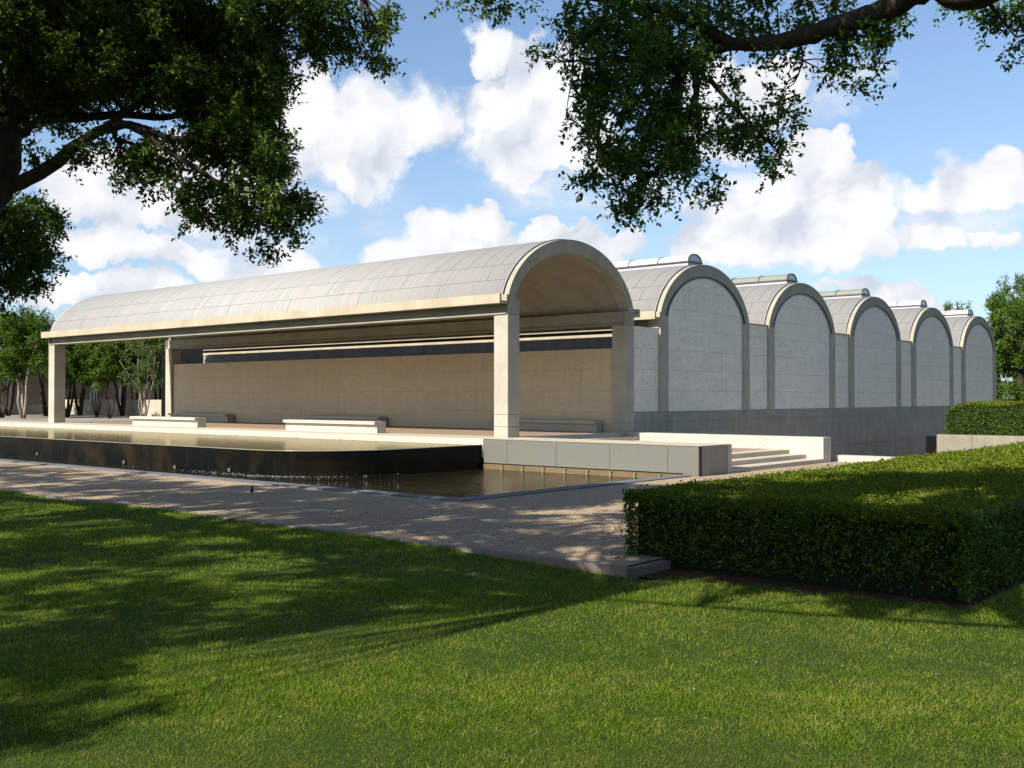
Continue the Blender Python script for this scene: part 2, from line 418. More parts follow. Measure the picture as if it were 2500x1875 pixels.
MT['grass'] = mat('grass_blades', f_leaf((.050,.115,.004),(.155,.225,.014),(.31,.29,.075), .5, patches=True, rough=.6, spec=.08))
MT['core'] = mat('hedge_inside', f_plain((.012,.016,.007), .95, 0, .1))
def f_bark(c):
    def fn_(q, out):
        p = pos(q); n = q.noise(q.stretch(p,(1,1,.35)), 16, 6, .7); n2 = q.noise(p, 2, 4, .6)
        cc = q.mix(q.smooth(n,.35,.65), tuple(v*.45 for v in c), c); cc = q.mix(q.m('MULTIPLY', n2, .3), cc, tuple(v*1.5 for v in c))
        pbr(q, out, cc, .9, n, .9, .03, .15)
    return fn_
MT['bark'] = mat('oak_bark', f_bark((.05,.037,.027)))
MT['bark_pale'] = mat('pale_bark', f_bark((.24,.205,.165)))

def f_water(c, murk, sc, st, refl=.45, rough=.05, tint=(.92,.87,.72,1)):
    def fn_(q, out):
        p = pos(q); n = q.noise(q.stretch(p, sc), 1.0, 6, .6); n2 = q.noise(q.stretch(p,(1,1,1)), 1.1, 5, .65)
        cc = q.mix(q.smooth(n2,.35,.65), c, murk)
        b = q.n('ShaderNodeBump'); b.inputs['Strength'].default_value = st; b.inputs['Distance'].default_value = .05
        q.l(n, b.inputs['Height'])
        d = q.n('ShaderNodeBsdfDiffuse'); q.l(cc, d.inputs[0])
        gl = q.n('ShaderNodeBsdfGlossy'); gl.inputs['Roughness'].default_value = rough; gl.inputs[0].default_value = tint; q.l(b.outputs[0], gl.inputs['Normal'])
        fr = q.n('ShaderNodeFresnel'); fr.inputs[0].default_value = 1.33; q.l(b.outputs[0], fr.inputs['Normal'])
        mx = q.n('ShaderNodeMixShader'); q.l(q.m('MULTIPLY', fr.outputs[0], refl), mx.inputs[0])
        q.l(d.outputs[0], mx.inputs[1]); q.l(gl.outputs[0], mx.inputs[2]); q.l(mx.outputs[0], out.inputs[0])
    return fn_
MT['water_up'] = mat('shallow_water', f_water((.022,.018,.0045), (.055,.043,.012), (3.0,1.5,1), .14, .70, .06))
MT['water_low'] = mat('rippled_water', f_water((.006,.0052,.0025), (.014,.012,.006), (2.2,3.6,1), 1.0, .9, .02, (.9,.9,.86,1)))
def f_weir(q, out):
    wvv, s = wallvec(q)
    n = q.noise(q.stretch(wvv,(.55,.45,1)), 1.3, 4, .6); n2 = q.noise(q.stretch(wvv,(4,.5,1)), 2, 5, .6); n3 = q.noise(q.stretch(wvv,(8,1.2,1)), 3, 4, .6)
    c = q.mix(q.smooth(n,.46,.74), (.0022,.0022,.0018), (.018,.012,.0035))
    c = q.mix(q.m('MULTIPLY', q.smooth(n2,.5,.7), .5), c, (.010,.009,.003))
    c = q.mix(q.m('MULTIPLY', q.smooth(n3,.74,.80), .5), c, (.08,.08,.08))
    pbr(q, out, c, .30, n2, .2, .02, .12)
MT['weir'] = mat('wet_black_granite', f_weir)
MT['foam'] = mat('white_foam', f_plain((.36,.38,.39), .5))
MT['spout'] = mat('brass_spout', f_plain((.09,.075,.035), .7))
MT['drip'] = mat('falling_water', f_plain((.24,.22,.15), .2))
MT['white'] = mat('white_plastic', f_plain((.12,.135,.13), .7))
MT['feather'] = mat('black_feathers', f_plain((.014,.013,.017), .4))

# ------------------------------------------------------------------ museum
W = .61; S = 6.8123; G = 1.8636; MOD = S+W+G; L = 31.72; HC = (S+W)/2
Z1, Z2, ZT, ZS = .76, .355, 4.06, 4.59
GR = -.83
def cyc(cx, hw, h, z=ZS, n=48):
    out = []
    for i in range(n+1):
        t = 2*PI*i/n
        out.append((cx - hw + hw*(t-math.sin(t))/PI, z + h*(1-math.cos(t))/2))
    return out

def column(par, x, y, top=ZS, bottom=0.0, ch=.012):
    b = MB(); cuts = [bottom] + [c for c in (Z2,Z1,ZT) if bottom+.02 < c < top-.02] + [top]; gp = .007
    for z0, z1 in zip(cuts[:-1], cuts[1:]):
        if z1 - z0 < .02: continue
        p = [(x+ch,y),(x+W-ch,y),(x+W,y+ch),(x+W,y+W-ch),(x+W-ch,y+W),(x+ch,y+W),(x,y+W-ch),(x,y+ch)]
        b.prismz(p, z0 + (gp if z0 > bottom else 0), z1 - (gp if z1 < top else 0))
    b.box(x+.02, x+W-.02, y+.02, y+W-.02, bottom+.01, top-.01)
    return b.build('column', MT['column'], par)

def lead_roof(par, cx, y0, y1):
    n = 96; o = cyc(cx, HC-.02, 2.36, ZS, n); i_ = cyc(cx, HC-.16, 2.2, ZS, n)
    # even out the arc and give UVs (metres along y, metres up the curve from the nearer eave)
    s = [0]
    for a,b in zip(o[:-1], o[1:]): s.append(s[-1]+math.dist(a,b))
    tot = s[-1]; b = MB(); b.band(o, i_, y0, y1)
    ob = b.build('vault_roof', MT['lead'], par, smooth=False)
    me = ob.data; uvl = me.uv_layers.new(name='roof'); N = n+1
    for li in range(len(me.loops)):
        vi = me.loops[li].vertex_index; k = vi % N; yy = y0 if vi < 2*N else y1
        uvl.data[li].uv = (yy - .27, min(s[k], tot-s[k]))
    for p in me.polygons: p.use_smooth = abs(p.normal.y) < .5
    return ob

def arch(par, cx, yo=0.0):
    b = MB()
    b.band(cyc(cx,HC-.035,2.33), cyc(cx,HC-.38,1.83), yo+0, yo+.2)
    b.band(cyc(cx,HC-.16,2.2), cyc(cx,HC-.381,1.829), yo+.2, yo+.45)
    return b.build('gable_arch', MT['concrete'], par, smooth=False)
def flashing(par, cx, yo=0.0):
    b = MB(); b.band(cyc(cx,HC-.005,2.372), cyc(cx,HC-.06,2.31), yo+.262, yo+.285)
    return b.build('roof_flashing', MT['flash'], par)
def glass_slot(par, cx, yo=0.0):
    b = MB(); b.band(cyc(cx,HC-.10,2.26), cyc(cx,HC-.17,2.19), yo+.20, yo+.262)
    return b.build('roof_joint', MT['dark'], par)
def gutter(par, x0, x1, z0=4.41, z1=4.72, y0=0.0, y1=L, m='concrete_warm'):
    b = MB(); t = .09
    b.prism([(x0,z0),(x1,z0),(x1,z1),(x1-t,z1),(x1-t,z0+t),(x0+t,z0+t),(x0+t,z1),(x0,z1)][::-1], y0, y1)
    return b.build('gutter', MT[m], par)
def edge_beam(par, xf, d):       # xf: outer flange face, d: +1 beam body to +x of it
    X = lambda v: xf + d*v
    prof = [(X(0),4.073),(X(0),4.116),(X(.10),4.13),(X(.14),4.20),(X(.15),4.41),(X(.15),4.585),(X(.56),4.585),(X(.56),4.20),(X(.58),4.13),(X(.62),4.116),(X(.62),4.073)]
    if d > 0: prof = prof[::-1]
    b = MB(); b.prism(prof, .053, L-.053)
    return b.build('edge_beam', MT['concrete'], par)
def skylight(par, cx, green, y0=.6, y1=L-1):
    t = empty_part('skylight', par)
    n = 16; hw = .54
    def arc(r, h, zb): return [(cx - r*math.cos(PI*i/n), zb + h*math.sin(PI*i/n)) for i in range(n+1)]
    b = MB(); b.band(arc(hw,.31,7.115), arc(hw-.03,.28,7.115), y0+.03, y1); b.build('dome', MT['sky_green' if green else 'sky_white'], t, smooth=False)
    b = MB(); b.box(cx-hw-.05, cx+hw+.05, y0-.02, y1, 7.06, 7.113); b.build('frame', MT['brown_metal'], t)
    b = MB(); b.box(cx-hw+.01, cx+hw-.01, y0+.05, y1, 6.86, 7.058); b.build('upstand', MT['flash'], t)
    p = arc(hw-.02,.285,7.115); b = MB(); b.add([(x,y0+.035,z) for x,z in p], [tuple(range(len(p)))]); b.build('end_pane', MT['sky_end'], t)
    y = y0
    while y < y1:
        b = MB(); b.band(arc(hw+.02,.335,7.115), arc(hw-.02,.29,7.115), y, y+.05); b.build('rib', MT['dark'], t); y += 1.53
    return t
def empty_part(name, par):
    o = bpy.data.objects.new(name, None); COL.objects.link(o); o.parent = par; o.empty_display_size = .1; return o

def closed_vault(par, k, first, yo=0.0, ln=L, wm='travertine_cool', roof=True):
    x0 = k*MOD; cx = x0+HC
    column(par, x0, yo, bottom=Z1); column(par, x0+S, yo, bottom=Z1)
    # caps of the columns stay at the springing; arch above them
    arch(par, cx, yo); flashing(par, cx, yo); glass_slot(par, cx, yo)
    # travertine lunette + wall panel as one sheet with thickness
    n = 48; top = cyc(cx, HC-.625, 1.75, ZS, n)
    prof = [(cx-(HC-.625), Z1)] + top + [(cx+(HC-.625), Z1)]
    b = MB(); b.prism(prof, yo+.055, yo+.22); b.build('gable_wall', MT[wm], par)
    b = MB(); b.band(cyc(cx,HC-.375,1.84,ZS), cyc(cx,HC-.63,1.74,ZS), yo+.035, yo+.05); b.build('lunette_glass', MT['glass'], par)
    b = MB(); b.band(cyc(cx,HC-.615,1.765,ZS), cyc(cx,HC-.632,1.745,ZS), yo+.02, yo+.075); b.build('panel_trim', MT['flash'], par)
    # channel infill to the left of this vault
    xa = (k-1)*MOD+S+W+.012
    zt = ZT+.01 if first else 4.62
    b = MB(); b.box(xa, x0-.012, yo+.085, yo+.3, Z1, zt)
    b.build('infill_wall', MT[wm], par)
    if not first:
        b = MB(); b.box(xa-.25, x0+.25, yo+.21, yo+ln, 4.55, 4.66); b.build('valley_gutter', MT['dark'], par)
        b = MB(); b.box(xa-.02, x0+.02, yo+.03, yo+.2, 4.625, 4.665); b.build('coping', MT['concrete'], par)
    if roof:
        lead_roof(par, cx, yo+.285, yo+ln)

mus = empty('museum_building', (0,0,0), 'long low museum with grey barrel vaults and open portico behind the stepped pool', 'building')
# portico (vault 1)
for x,y in ((0,0),(S,0),(0,L-W),(S,L-W)): column(mus, x, y, top=ZT)
for x in (0,S):
    for y0,y1 in ((0,.05),(L-.05,L)):
        b = MB(); b.box(x+.004,x+W-.004,y0,y1,ZT+.012,ZS-.004); b.build('beam_end', MT['concrete'], mus)
arch(mus, HC); flashing(mus, HC); glass_slot(mus, HC)
b = MB(); b.band(cyc(HC,HC-.035,2.33), cyc(HC,HC-.38,1.83), L-.2, L); b.build('gable_arch', MT['concrete'], mus)
lead_roof(mus, HC, .285, L-.2)
b = MB(); b.band(cyc(HC,HC-.165,2.195), cyc(HC,HC-.27,2.02), .45, L-.2); b.build('vault_soffit', MT['concrete'], mus, smooth=False)
gutter(mus, -.41, .04); gutter(mus, 2*HC-.04, 2*HC+.41)
edge_beam(mus, -.046, 1); edge_beam(mus, 2*HC+.046, -1)
b = MB(); b.box(S+.14, S+.42, W+.02, L-W-.02, 0, 3.2); b.build('portico_wall', MT['travertine'], mus)
# long side of the second vault, seen through the open channel behind the portico wall
b = MB(); b.box(MOD+.02, MOD+.3, W+.01, L, 0, 3.80); b.build('side_wall', MT['concrete_side'], mus)
b = MB(); b.box(MOD-.01, MOD+.34, W+.01, L, 3.803, 3.93); b.build('wall_coping', MT['concrete_warm'], mus)
b = MB(); b.box(MOD+.16, MOD+.2, W+.01, L, 3.965, 4.07); b.build('clerestory_glass', MT['glass'], mus)
b = MB(); b.box(MOD+.1, MOD+4, L+.01, 36.4, 0, 4.75); b.build('entrance_block', MT['shade_black'], mus)  # entrance walls coloured black in place of their shade
edge_beam(mus, MOD-.046, 1); gutter(mus, MOD-.41, MOD+.04)
for k in range(1,6):
    closed_vault(mus, k, k==1)
    skylight(mus, k*MOD+HC, k in (2,3))
XE = 5*MOD+S+W
# base wall under the gables, and a plinth course
b = MB(); b.box(S+W+.004, XE, .012, .35, Z2+.006, Z1-.006); b.box(S+W+.004, XE, .03, .34, -.1, Z1-.002)
b.build('plinth', MT['concrete_base'], mus)
b = MB(); b.box(S+W-.1, XE, .014, .36, -3.4, Z2-.006); b.build('base_wall', MT['concrete_base'], mus)
b = MB(); b.box(XE-.3, XE-.02, .4, L, -3.4, ZS); b.build('end_wall', MT['concrete'], mus)
b = MB(); b.box(MOD+.3, XE, L-.3, L-.01, 0, ZS); b.build('rear_wall', MT['concrete'], mus)

# north wing across the courtyard
YN = 58.0
nw = empty('north_wing', (MOD,YN,0), 'shaded brown-grey wing of the museum standing behind the grove of small trees', 'building')
for k in range(1,5): closed_vault(nw, k, False, yo=YN, ln=14, wm='wing_shade_travertine')
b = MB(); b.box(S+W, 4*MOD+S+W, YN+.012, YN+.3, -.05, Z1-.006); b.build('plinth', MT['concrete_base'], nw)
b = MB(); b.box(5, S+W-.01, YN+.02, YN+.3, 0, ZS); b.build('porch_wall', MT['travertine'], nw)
# low travertine wall in the courtyard
b = MB(); b.box(13.0,13.5,39,YN-.3,0,1.15); lw = b.build('courtyard_wall', MT['bench_stone'], loc=(13.2,46,0))
tag(lw, 'low travertine wall with dappled sunlight behind the trunks of the courtyard grove', 'wall')

# ------------------------------------------------------------------ terrace, steps, low walls
def struct(name, b, m, **k): return tag(b.build(name, MT[m], **k), kind='structure')
def tslab():
    b = MB(); b.box(-1.19, S+W, .004, 31.9, -.5, -.004)
    b.box(S+W, 8.9, .36, 31.9, -.5, -.004); return b
struct('porch_floor', tslab(), 'paving')
b = MB(); b.box(-1.20, .75, 0, 75, -.6, 0); b.box(.75, 6.8, 0, .62, -.6, 0.0); b.box(5.3,5.7,.624,31.8,-.02,0)
struct('porch_edge', b, 'band')
b = MB(); b.box(-1.205,-1.2,0.0,75,-.6,-.012); 
struct('pool_kerb', b, 'travertine_low')
b = MB(); b.box(.75, 60, 31.9, 100, -.5, -.008); struct('courtyard', b, 'court')

stp = empty('entrance_steps', (3.7,-4,GR), 'broad travertine steps and landing between the grey wall and the white wall', 'steps')
b = MB(); b.box(.63,6.8,-.61,-.002,-.9,-.14); b.box(.63,6.8,-1.23,-.612,-.9,-.28); b.build('upper_flight', MT['band'], stp)
b = MB(); b.box(.63,6.8,-6.04,-1.232,-.9,-.432); b.build('landing', MT['paving'], stp)
b = MB(); b.box(.63,6.8,-6.65,-6.042,-.9,-.430); b.box(.63,6.8,-7.25,-6.652,-.95,-.57); b.box(.63,6.8,-7.86,-7.252,-.95,-.705); b.build('lower_flight', MT['band'], stp)

gw = empty('granite_wall', (-.3,-4,GR), 'thick grey stone wall with dark slot above the water, beside the steps', 'wall')
js = [-.012,-.995,-2.966,-4.92,-6.879,-7.86]
for a,c in zip(js[:-1], js[1:]):
    b = MB(); b.box(-1.2,-1.12,c+.006,a-.006,-.76,-.004); b.build('panel', MT['granite'], gw)
b = MB(); b.box(-1.12,-.0,-7.80,-.012,-1.4,-.02); b.build('core', MT['dark'], gw)
b = MB(); b.box(-.98,.41,-7.85,-7.803,-1.0,-.02); b.build('end_face', MT['concrete_base'], gw)
b = MB(); b.box(.412,.63,-7.862,-.61,-1.0,-.004); b.build('inner_face', MT['travertine_low'], gw)
b = MB(); b.box(-1.20,.40,-7.86,-.013,-.018,0.0); b.box(.40,.632,-7.864,-.013,-.003,0.001); b.build('coping', MT['band'], gw)
b = MB(); b.box(-1.2,-1.125,-7.86,-7.36,-1.0,-.765); b.build('foot', MT['granite'], gw)
b = MB(); b.box(-1.24,-1.121,-7.355,-.012,-1.4,-.795); b.build('ledge', MT['kerb_wet'], gw)
for i in range(9):
    y = -.86-.83*i
    if y < -7.3: break
    b = MB(); b.box(-1.27,-1.2405,y-.05,y+.05,-.83,-.80); s_ = b.build('spout', MT['spout'], gw)
    b = MB(); b.tube([(-1.285,y,-.81),(-1.31,y,-.87),(-1.32,y,-.955)],[.018,.014,.022],6); b.build('trickle', MT['drip'], s_)

lw2 = empty('travertine_wall', (7.1,-4,GR), 'bright white travertine parapet wall on the far side of the steps', 'wall')
ys = [-.02,-1.9,-3.8,-5.75,-7.86]
for a,c in zip(ys[:-1], ys[1:]):
    b = MB(); b.box(6.8,7.4,c+.003,a-.003,-1.0,0.0); b.build('block', MT['travertine_low'], lw2)
b = MB(); b.box(7.75,8.2,-14.2,-.35,-3.5,-.62); rk = b.build('parapet_kerb', MT['travertine_low'], loc=(7.9,-9,-.83))
tag(rk, 'low bright kerb wall at the edge of the gravel, beyond the end of the white parapet', 'kerb')

# benches
def bench(y0, y1, xb, label, bm='travertine_low'):
    t = empty('stone_bench', (xb,(y0+y1)/2,0), label, 'bench', 'travertine benches on the portico')
    b = MB(); b.prism([(xb,0),(xb+.43,0),(xb+.43,.318),(xb,.318)], y0, y1); b.build('base', MT[bm], t)
    b = MB(); b.prism([(xb-.14,.32),(xb+.432,.32),(xb+.432,.43),(xb-.14,.43)], y0-.002, y1+.002); b.build('seat', MT[bm], t)
bench(6.4,11.8,.06,'sunlit white stone bench at the pool edge, nearer to the corner column')
bench(18.06,23.46,.06,'sunlit white stone bench at the pool edge, farther left near the pale tree')
bench(1.1,6.6,6.45,'shaded stone bench against the portico wall, seen behind the corner column', 'bench_stone')
bench(13.2,18.6,6.45,'shaded stone bench against the middle of the portico wall, behind the nearer sunlit bench', 'bench_stone')
bench(25.1,30.6,6.45,'shaded stone bench at the far left end of the portico wall', 'bench_stone')

# ------------------------------------------------------------------ pools
XW, YW, RW = -7.85, .06, 3.0
def weir_poly(off=0.0, n=18):
    p = [(-1.2, YW-off), (XW+RW, YW-off)]
    for i in range(1,n+1):
        a = -PI/2 - (PI/2)*i/n
        p.append((XW+RW+(RW+off)*math.cos(a), YW+RW+(RW+off)*math.sin(a)))
    p.append((XW-off, 75)); return p
wa = weir_poly(0); wb = weir_poly(-.28)
weir = empty('pool_weir', (XW,10,-1), 'black wet stone weir wall with rounded corner, water sliding over its edge', 'weir')
b = MB(); n = len(wa)
b.add([(x,y,-1.5) for x,y in wa]+[(x,y,-.205) for x,y in wa]+[(x,y,-1.5) for x,y in wb]+[(x,y,-.205) for x,y in wb],
      [(i,i+1,i+1+n,i+n) for i in range(n-1)] + [(i+n,i+1+n,i+1+3*n,i+3*n) for i in range(n-1)] + [(i+1+2*n,i+2*n,i+3*n,i+1+3*n) for i in range(n-1)])
ob = b.build('wall', MT['weir'], weir)
for p_ in ob.data.polygons: p_.use_smooth = False
for (px,py) in ((92,1108),(304,1128),(428,1140),(561,1147)):
    a = at(px,py,1.0)-CAM; t_ = (XW-CAM[0])/a[0]; q_ = CAM + a*t_
    b = MB(); b.box(XW-.035, XW-.001, q_[1]-.06, q_[1]+.06, q_[2]-.05, q_[2]+.05); b.build('spout', MT['spout'], weir)
# glinting lip where the water turns over the edge
lip = [(x,y,-.198) for x,y in weir_poly(.012)]
b = MB(); b.tube(lip, [.013]*len(lip), 6); b.build('water_lip', MT['drip'], weir, smooth=True)
b = MB(); pu = weir_poly(-.004); pu = [(x,y) for x,y in pu]+[(-1.206,75)]
b.add([(x,y,-.2) for x,y in pu], [tuple(range(len(pu)-1,-1,-1))]); o = struct('upper_water', b, 'water_up')
b = MB(); b.add([(-9.95,-7.2,-.95),(-1.24,-7.2,-.95),(-1.24,YW+3,-.95),(-9.95,YW+3,-.95)], [(0,1,2,3)])
b.add([(-9.95,YW+3,-.95),(-7,YW+3,-.95),(-7,75,-.95),(-9.95,75,-.95)], [(0,1,2,3)])
struct('lower_water', b, 'water_low')
b = MB(); b.box(-10.4,-9.93,-7.65,75,-1.5,GR+.025); b.box(-9.93,-1.21,-7.65,-7.18,-1.5,GR+.025)
struct('pool_coping', b, 'coping')
# foam and broken water at the foot of the weir
fm = []
wl = weir_poly(.05, 40)
def along(u):
    y0 = YW+RW
    if u < .55:
        y = y0 + (.55-u)/.55*9.5; return np.array((XW-.06, y))
    a = -PI - (-(PI/2))*((u-.55)/.45); return np.array((XW+RW+(RW+.06)*math.cos(a), YW+RW+(RW+.06)*math.sin(a)))
for i in range(2600):
    u = rng.random()**.8; c = along(u); d = abs(rng.normal(0,.16)) if rng.random()<.6 else rng.random()*1.3
    c = c + np.array((-1,-.35 if u>.55 else 0))*d
    dens = .05 + .95*math.exp(-((u-.60)/.17)**2)
    if rng.random() > dens*math.exp(-d*1.6): continue
    r_ = .008+.02*rng.random(); a = rng.random()*PI
    e1 = np.array((math.cos(a), math.sin(a)))*r_; e2 = np.array((-math.sin(a), math.cos(a)))*r_*.5
    z = -.935+.01*rng.random() + .05*max(0,.08-d)*10*rng.random()
    fm.append([(c[0]-e1[0],c[1]-e1[1],z-.006),(c[0]+e2[0],c[1]+e2[1],z+.012),(c[0]+e1[0],c[1]+e1[1],z),(c[0]-e2[0],c[1]-e2[1],z+.008)])
o = quads_object('foam', np.array(fm), MT['foam'], loc=(XW,3,-.95)); tag(o, 'white foam flecks where the water falls into the lower pool', 'foam', kind='stuff')

# ------------------------------------------------------------------ ground
b = MB(); zg = GR
b.add([(-15.1,-14.9,zg),(7.76,-14.9,zg),(7.76,-7.66,zg),(-15.1,-7.66,zg)], [(0,1,2,3)])
b.add([(-15.1,-7.66,zg),(-10.38,-7.66,zg),(-10.38,90,zg),(-15.1,90,zg)], [(0,1,2,3)])
b.add([(7.39,-7.66,zg),(7.76,-7.66,zg),(7.76,0,zg),(7.39,0,zg)], [(0,1,2,3)])
struct('gravel_path', b, 'gravel')
kb = MB(); y = -15.05
while y < 80:
    kb.box(-15.24,-15.1,y,y+2.43,-1.3,GR+.006); y += 2.44
kb.box(-15.098,-14.2,-15.05,-14.90,-1.3,GR-.015)
struct('lawn_kerb', kb, 'kerb')
def lawn_z(x, y):
    return -.90 + .035*np.sin(x*.55+1.0)*np.cos(y*.37) + .02*np.sin(x*1.3+y*.9) + .06*np.clip((y+13)/9,0,1)*np.exp(-np.clip(-15.2-x,0,99)/3.0)
xs = np.concatenate([np.arange(-60,-15.2,.8), [-15.2]]); ysn = np.arange(-60,90,1.0)
X,Y = np.meshgrid(xs, ysn); Z = lawn_z(X,Y)
b = MB(); nx = len(xs)
b.add(np.stack([X.ravel(),Y.ravel(),Z.ravel()],1), [(j*nx+i,j*nx+i+1,(j+1)*nx+i+1,(j+1)*nx+i) for j in range(len(ysn)-1) for i in range(nx-1)])
xs2 = np.arange(-15.2,9,.9); ys2 = np.append(np.arange(-60,-19.4,.9),-19.05)
X,Y = np.meshgrid(xs2, ys2); Z = lawn_z(X,Y)-.004; nx = len(xs2)
b.add(np.stack([X.ravel(),Y.ravel(),Z.ravel()],1), [(j*nx+i,j*nx+i+1,(j+1)*nx+i+1,(j+1)*nx+i) for j in range(len(ys2)-1) for i in range(nx-1)])
xs6 = np.linspace(-15.2,-14.72,4); ys6 = np.linspace(-19.05,-15.38,10); X,Y = np.meshgrid(xs6,ys6); X = X + (X>-15)*.06*np.sin(Y*3.3); Z = lawn_z(X,Y)
b.add(np.stack([X.ravel(),Y.ravel(),Z.ravel()],1), [(j*4+i,j*4+i+1,(j+1)*4+i+1,(j+1)*4+i) for j in range(9) for i in range(3)])
struct('lawn', b, 'lawn', smooth=True)
b = MB(); b.add([(-15.0,-19.15,-.955),(6,-19.15,-.955),(6,-14.9,-.955),(-15.0,-14.9,-.955)], [(0,1,2,3)])
struct('planting_bed', b, 'soil')
# surrounding land with an opening for the sunken yard
b = MB(); z = -1.15; F = 900
b.add([(-F,-F,z),(F,-F,z),(F,-14.2,z),(-F,-14.2,z), (-F,-14.2,z),(8.2,-14.2,z),(8.2,0,z),(-F,0,z), (60,-14.2,z),(F,-14.2,z),(F,0,z),(60,0,z), (-F,0,z),(F,0,z),(F,F,z),(-F,F,z)],
      [(0,1,2,3),(4,5,6,7),(8,9,10,11),(12,13,14,15)])
# leave the pool basin open below by stopping short: the basin floor lies above this sheet
struct('ground', b, 'lawn')
b = MB(); b.add([(8.2,-14.2,-3.3),(60,-14.2,-3.3),(60,0,-3.3),(8.2,0,-3.3)], [(0,1,2,3)]); struct('sunken_yard', b, 'court')
b = MB()
for i in range(12):
    for j in range(24):
        pass
xs3 = np.linspace(56,200,24); ys3 = np.linspace(-70,90,20); X,Y = np.meshgrid(xs3,ys3)
Z = -1.1 + 2.1*np.clip((X-56)/16,0,1)**1.2 + .15*np.sin(Y*.2); nx = len(xs3)
b.add(np.stack([X.ravel(),Y.ravel(),Z.ravel()],1), [(j*nx+i,j*nx+i+1,(j+1)*nx+i+1,(j+1)*nx+i) for j in range(len(ys3)-1) for i in range(nx-1)])
struct('east_slope', b, 'lawn', smooth=True)

# planter wall right
pw = empty('planter_wall', (24.8,-8,-3.3), 'sunlit concrete retaining wall under the far rounded hedge', 'wall')
b = MB(); b.box(24.8,25.15,-7.08,-5.5,-3.3,-.43); b.box(24.8,25.15,-14.2,-7.10,-3.3,-.43); b.build('wall', MT['planter'], pw)
b = MB(); b.box(25.15,60,-14.2,-5.52,-3.3,-.46); b.build('planter_fill', MT['soil'], pw)
b = MB(); b.box(24.95,25.1,-5.498,-4.95,-3.3,-.52); b.box(24.93,24.95,-5.45,-5.40,-3.3,-.5)  # added black panel filling the dark opening beside the planter wall
gt = b.build('dark_opening_panel', MT['shade_black'], loc=(25,-5.2,-3.3)); tag(gt, 'black stand-in panel for the dark opening between the museum base and the retaining wall', 'gate')

# utility cover in the lawn
c0 = at(118,1311,1)-CAM; t_ = (-.9-CAM[2])/c0[2]; q_ = CAM+c0*t_
dx = RT*.33; b = MB()
pr = []
for i in range(24):
    a = 2*PI*i/24; pr.append((q_[0]+.62*(RT[0]*math.cos(a)*.8)+FW[0]*.30*math.sin(a), q_[1]+.62*RT[1]*math.cos(a)*.8+FW[1]*.30*math.sin(a)))
b.prismz(pr, -1.0, -.868); vc = b.build('valve_cover', MT['white'], loc=tuple(q_)); tag(vc, 'flat pale utility cover lying flush in the grass at far left', 'utility cover')

# bird on the path
c0 = at(615,1206,1)-CAM; t_ = (GR-CAM[2])/c0[2]; q_ = CAM+c0*t_
bird = empty('bird', tuple(q_), 'small black bird standing on the shaded gravel path by the pool', 'bird')
b = MB(); rd = np.array((RT[0],RT[1],0)); fd = np.array((-FW[0],-FW[1],0)); bd = (rd*.35+fd*.9); bd/=np.linalg.norm(bd)
q3 = np.array(q_)
b.tube([q3-bd*.20+(0,0,.035), q3-bd*.12+(0,0,.05), q3-bd*.06+(0,0,.065), q3+(0,0,.075), q3+bd*.045+(0,0,.10), q3+bd*.055+(0,0,.135), q3+bd*.065+(0,0,.165), q3+bd*.085+(0,0,.18), q3+bd*.10+(0,0,.178), q3+bd*.13+(0,0,.172)],
       [.006,.014,.034,.044,.036,.022,.019,.020,.013,.002], 10)
b.build('body', MT['feather'], bird, smooth=True)
for s_ in (-1,1):
    sd = np.cross(bd,(0,0,1))*.016*s_; b = MB(); b.tube([q3+sd+(0,0,.05), q3+sd+(0,0,.004), q3+sd+bd*.022+(0,0,.003)],[.004,.003,.002],5); b.build('leg', MT['dark'], bird)

# ------------------------------------------------------------------ leaves
def rand_unit(n):
    v = rng.normal(size=(n,3)); return v/np.linalg.norm(v,axis=1,keepdims=True)
def leaf_quads(c, d, nrm_, ln, wd):
    """diamond leaves: c base point, d direction, nrm_ normal hint"""
    side = np.cross(d, nrm_); side /= (np.linalg.norm(side,axis=1,keepdims=True)+1e-9)
    ln = ln[:,None]; wd = wd[:,None]
    fold = np.cross(side, d)*wd*.25
    return np.stack([c, c+d*ln*.45+side*wd*.5+fold, c+d*ln, c+d*ln*.45-side*wd*.5+fold],1)
def sprays(P, D, nl, size, length, spread=.9):
    """leaf sprays along short twigs: P (n,3) bases, D (n,3) directions"""
    n = len(P); out = []
    for j in range(nl):
        t = (j+.3)/nl
        c = P + D*length[:,None]*t + rng.normal(scale=.012,size=(n,3))
        d = D*.5 + rand_unit(n)*spread; d /= np.linalg.norm(d,axis=1,keepdims=True)
        hint = rand_unit(n)*.7 + np.array((0,0,.8))
        s = size*(.7+.6*rng.random(n))
        out.append(leaf_quads(c, d, hint, s, s*.52))
    return np.concatenate(out)
def blob_leaves(c, rad, nsp, nl=12, size=.055, length=.3, down=.35, shell=.45):
    c = np.array(c); rad = np.array(rad, float)
    # clumps inside the ellipsoid, sprays inside the clumps
    nc = max(3, nsp//22); u = rand_unit(nc)*(shell+(1-shell)*rng.random((nc,1))**.6)
    cc = c + u*rad; k = rng.integers(0,nc,nsp)
    cr = min(rad)*.30+.06
    P = cc[k] + rand_unit(nsp)*(rng.random((nsp,1))**.5)*cr
    D = (P-cc[k]) / (cr+1e-6)*.6 + rand_unit(nsp)*.55 + u[k]*.3; D[:,2] -= down; D /= np.linalg.norm(D,axis=1,keepdims=True)
    return sprays(P, D, nl, size, length*(.6+.8*rng.random(nsp))), P, D, cc
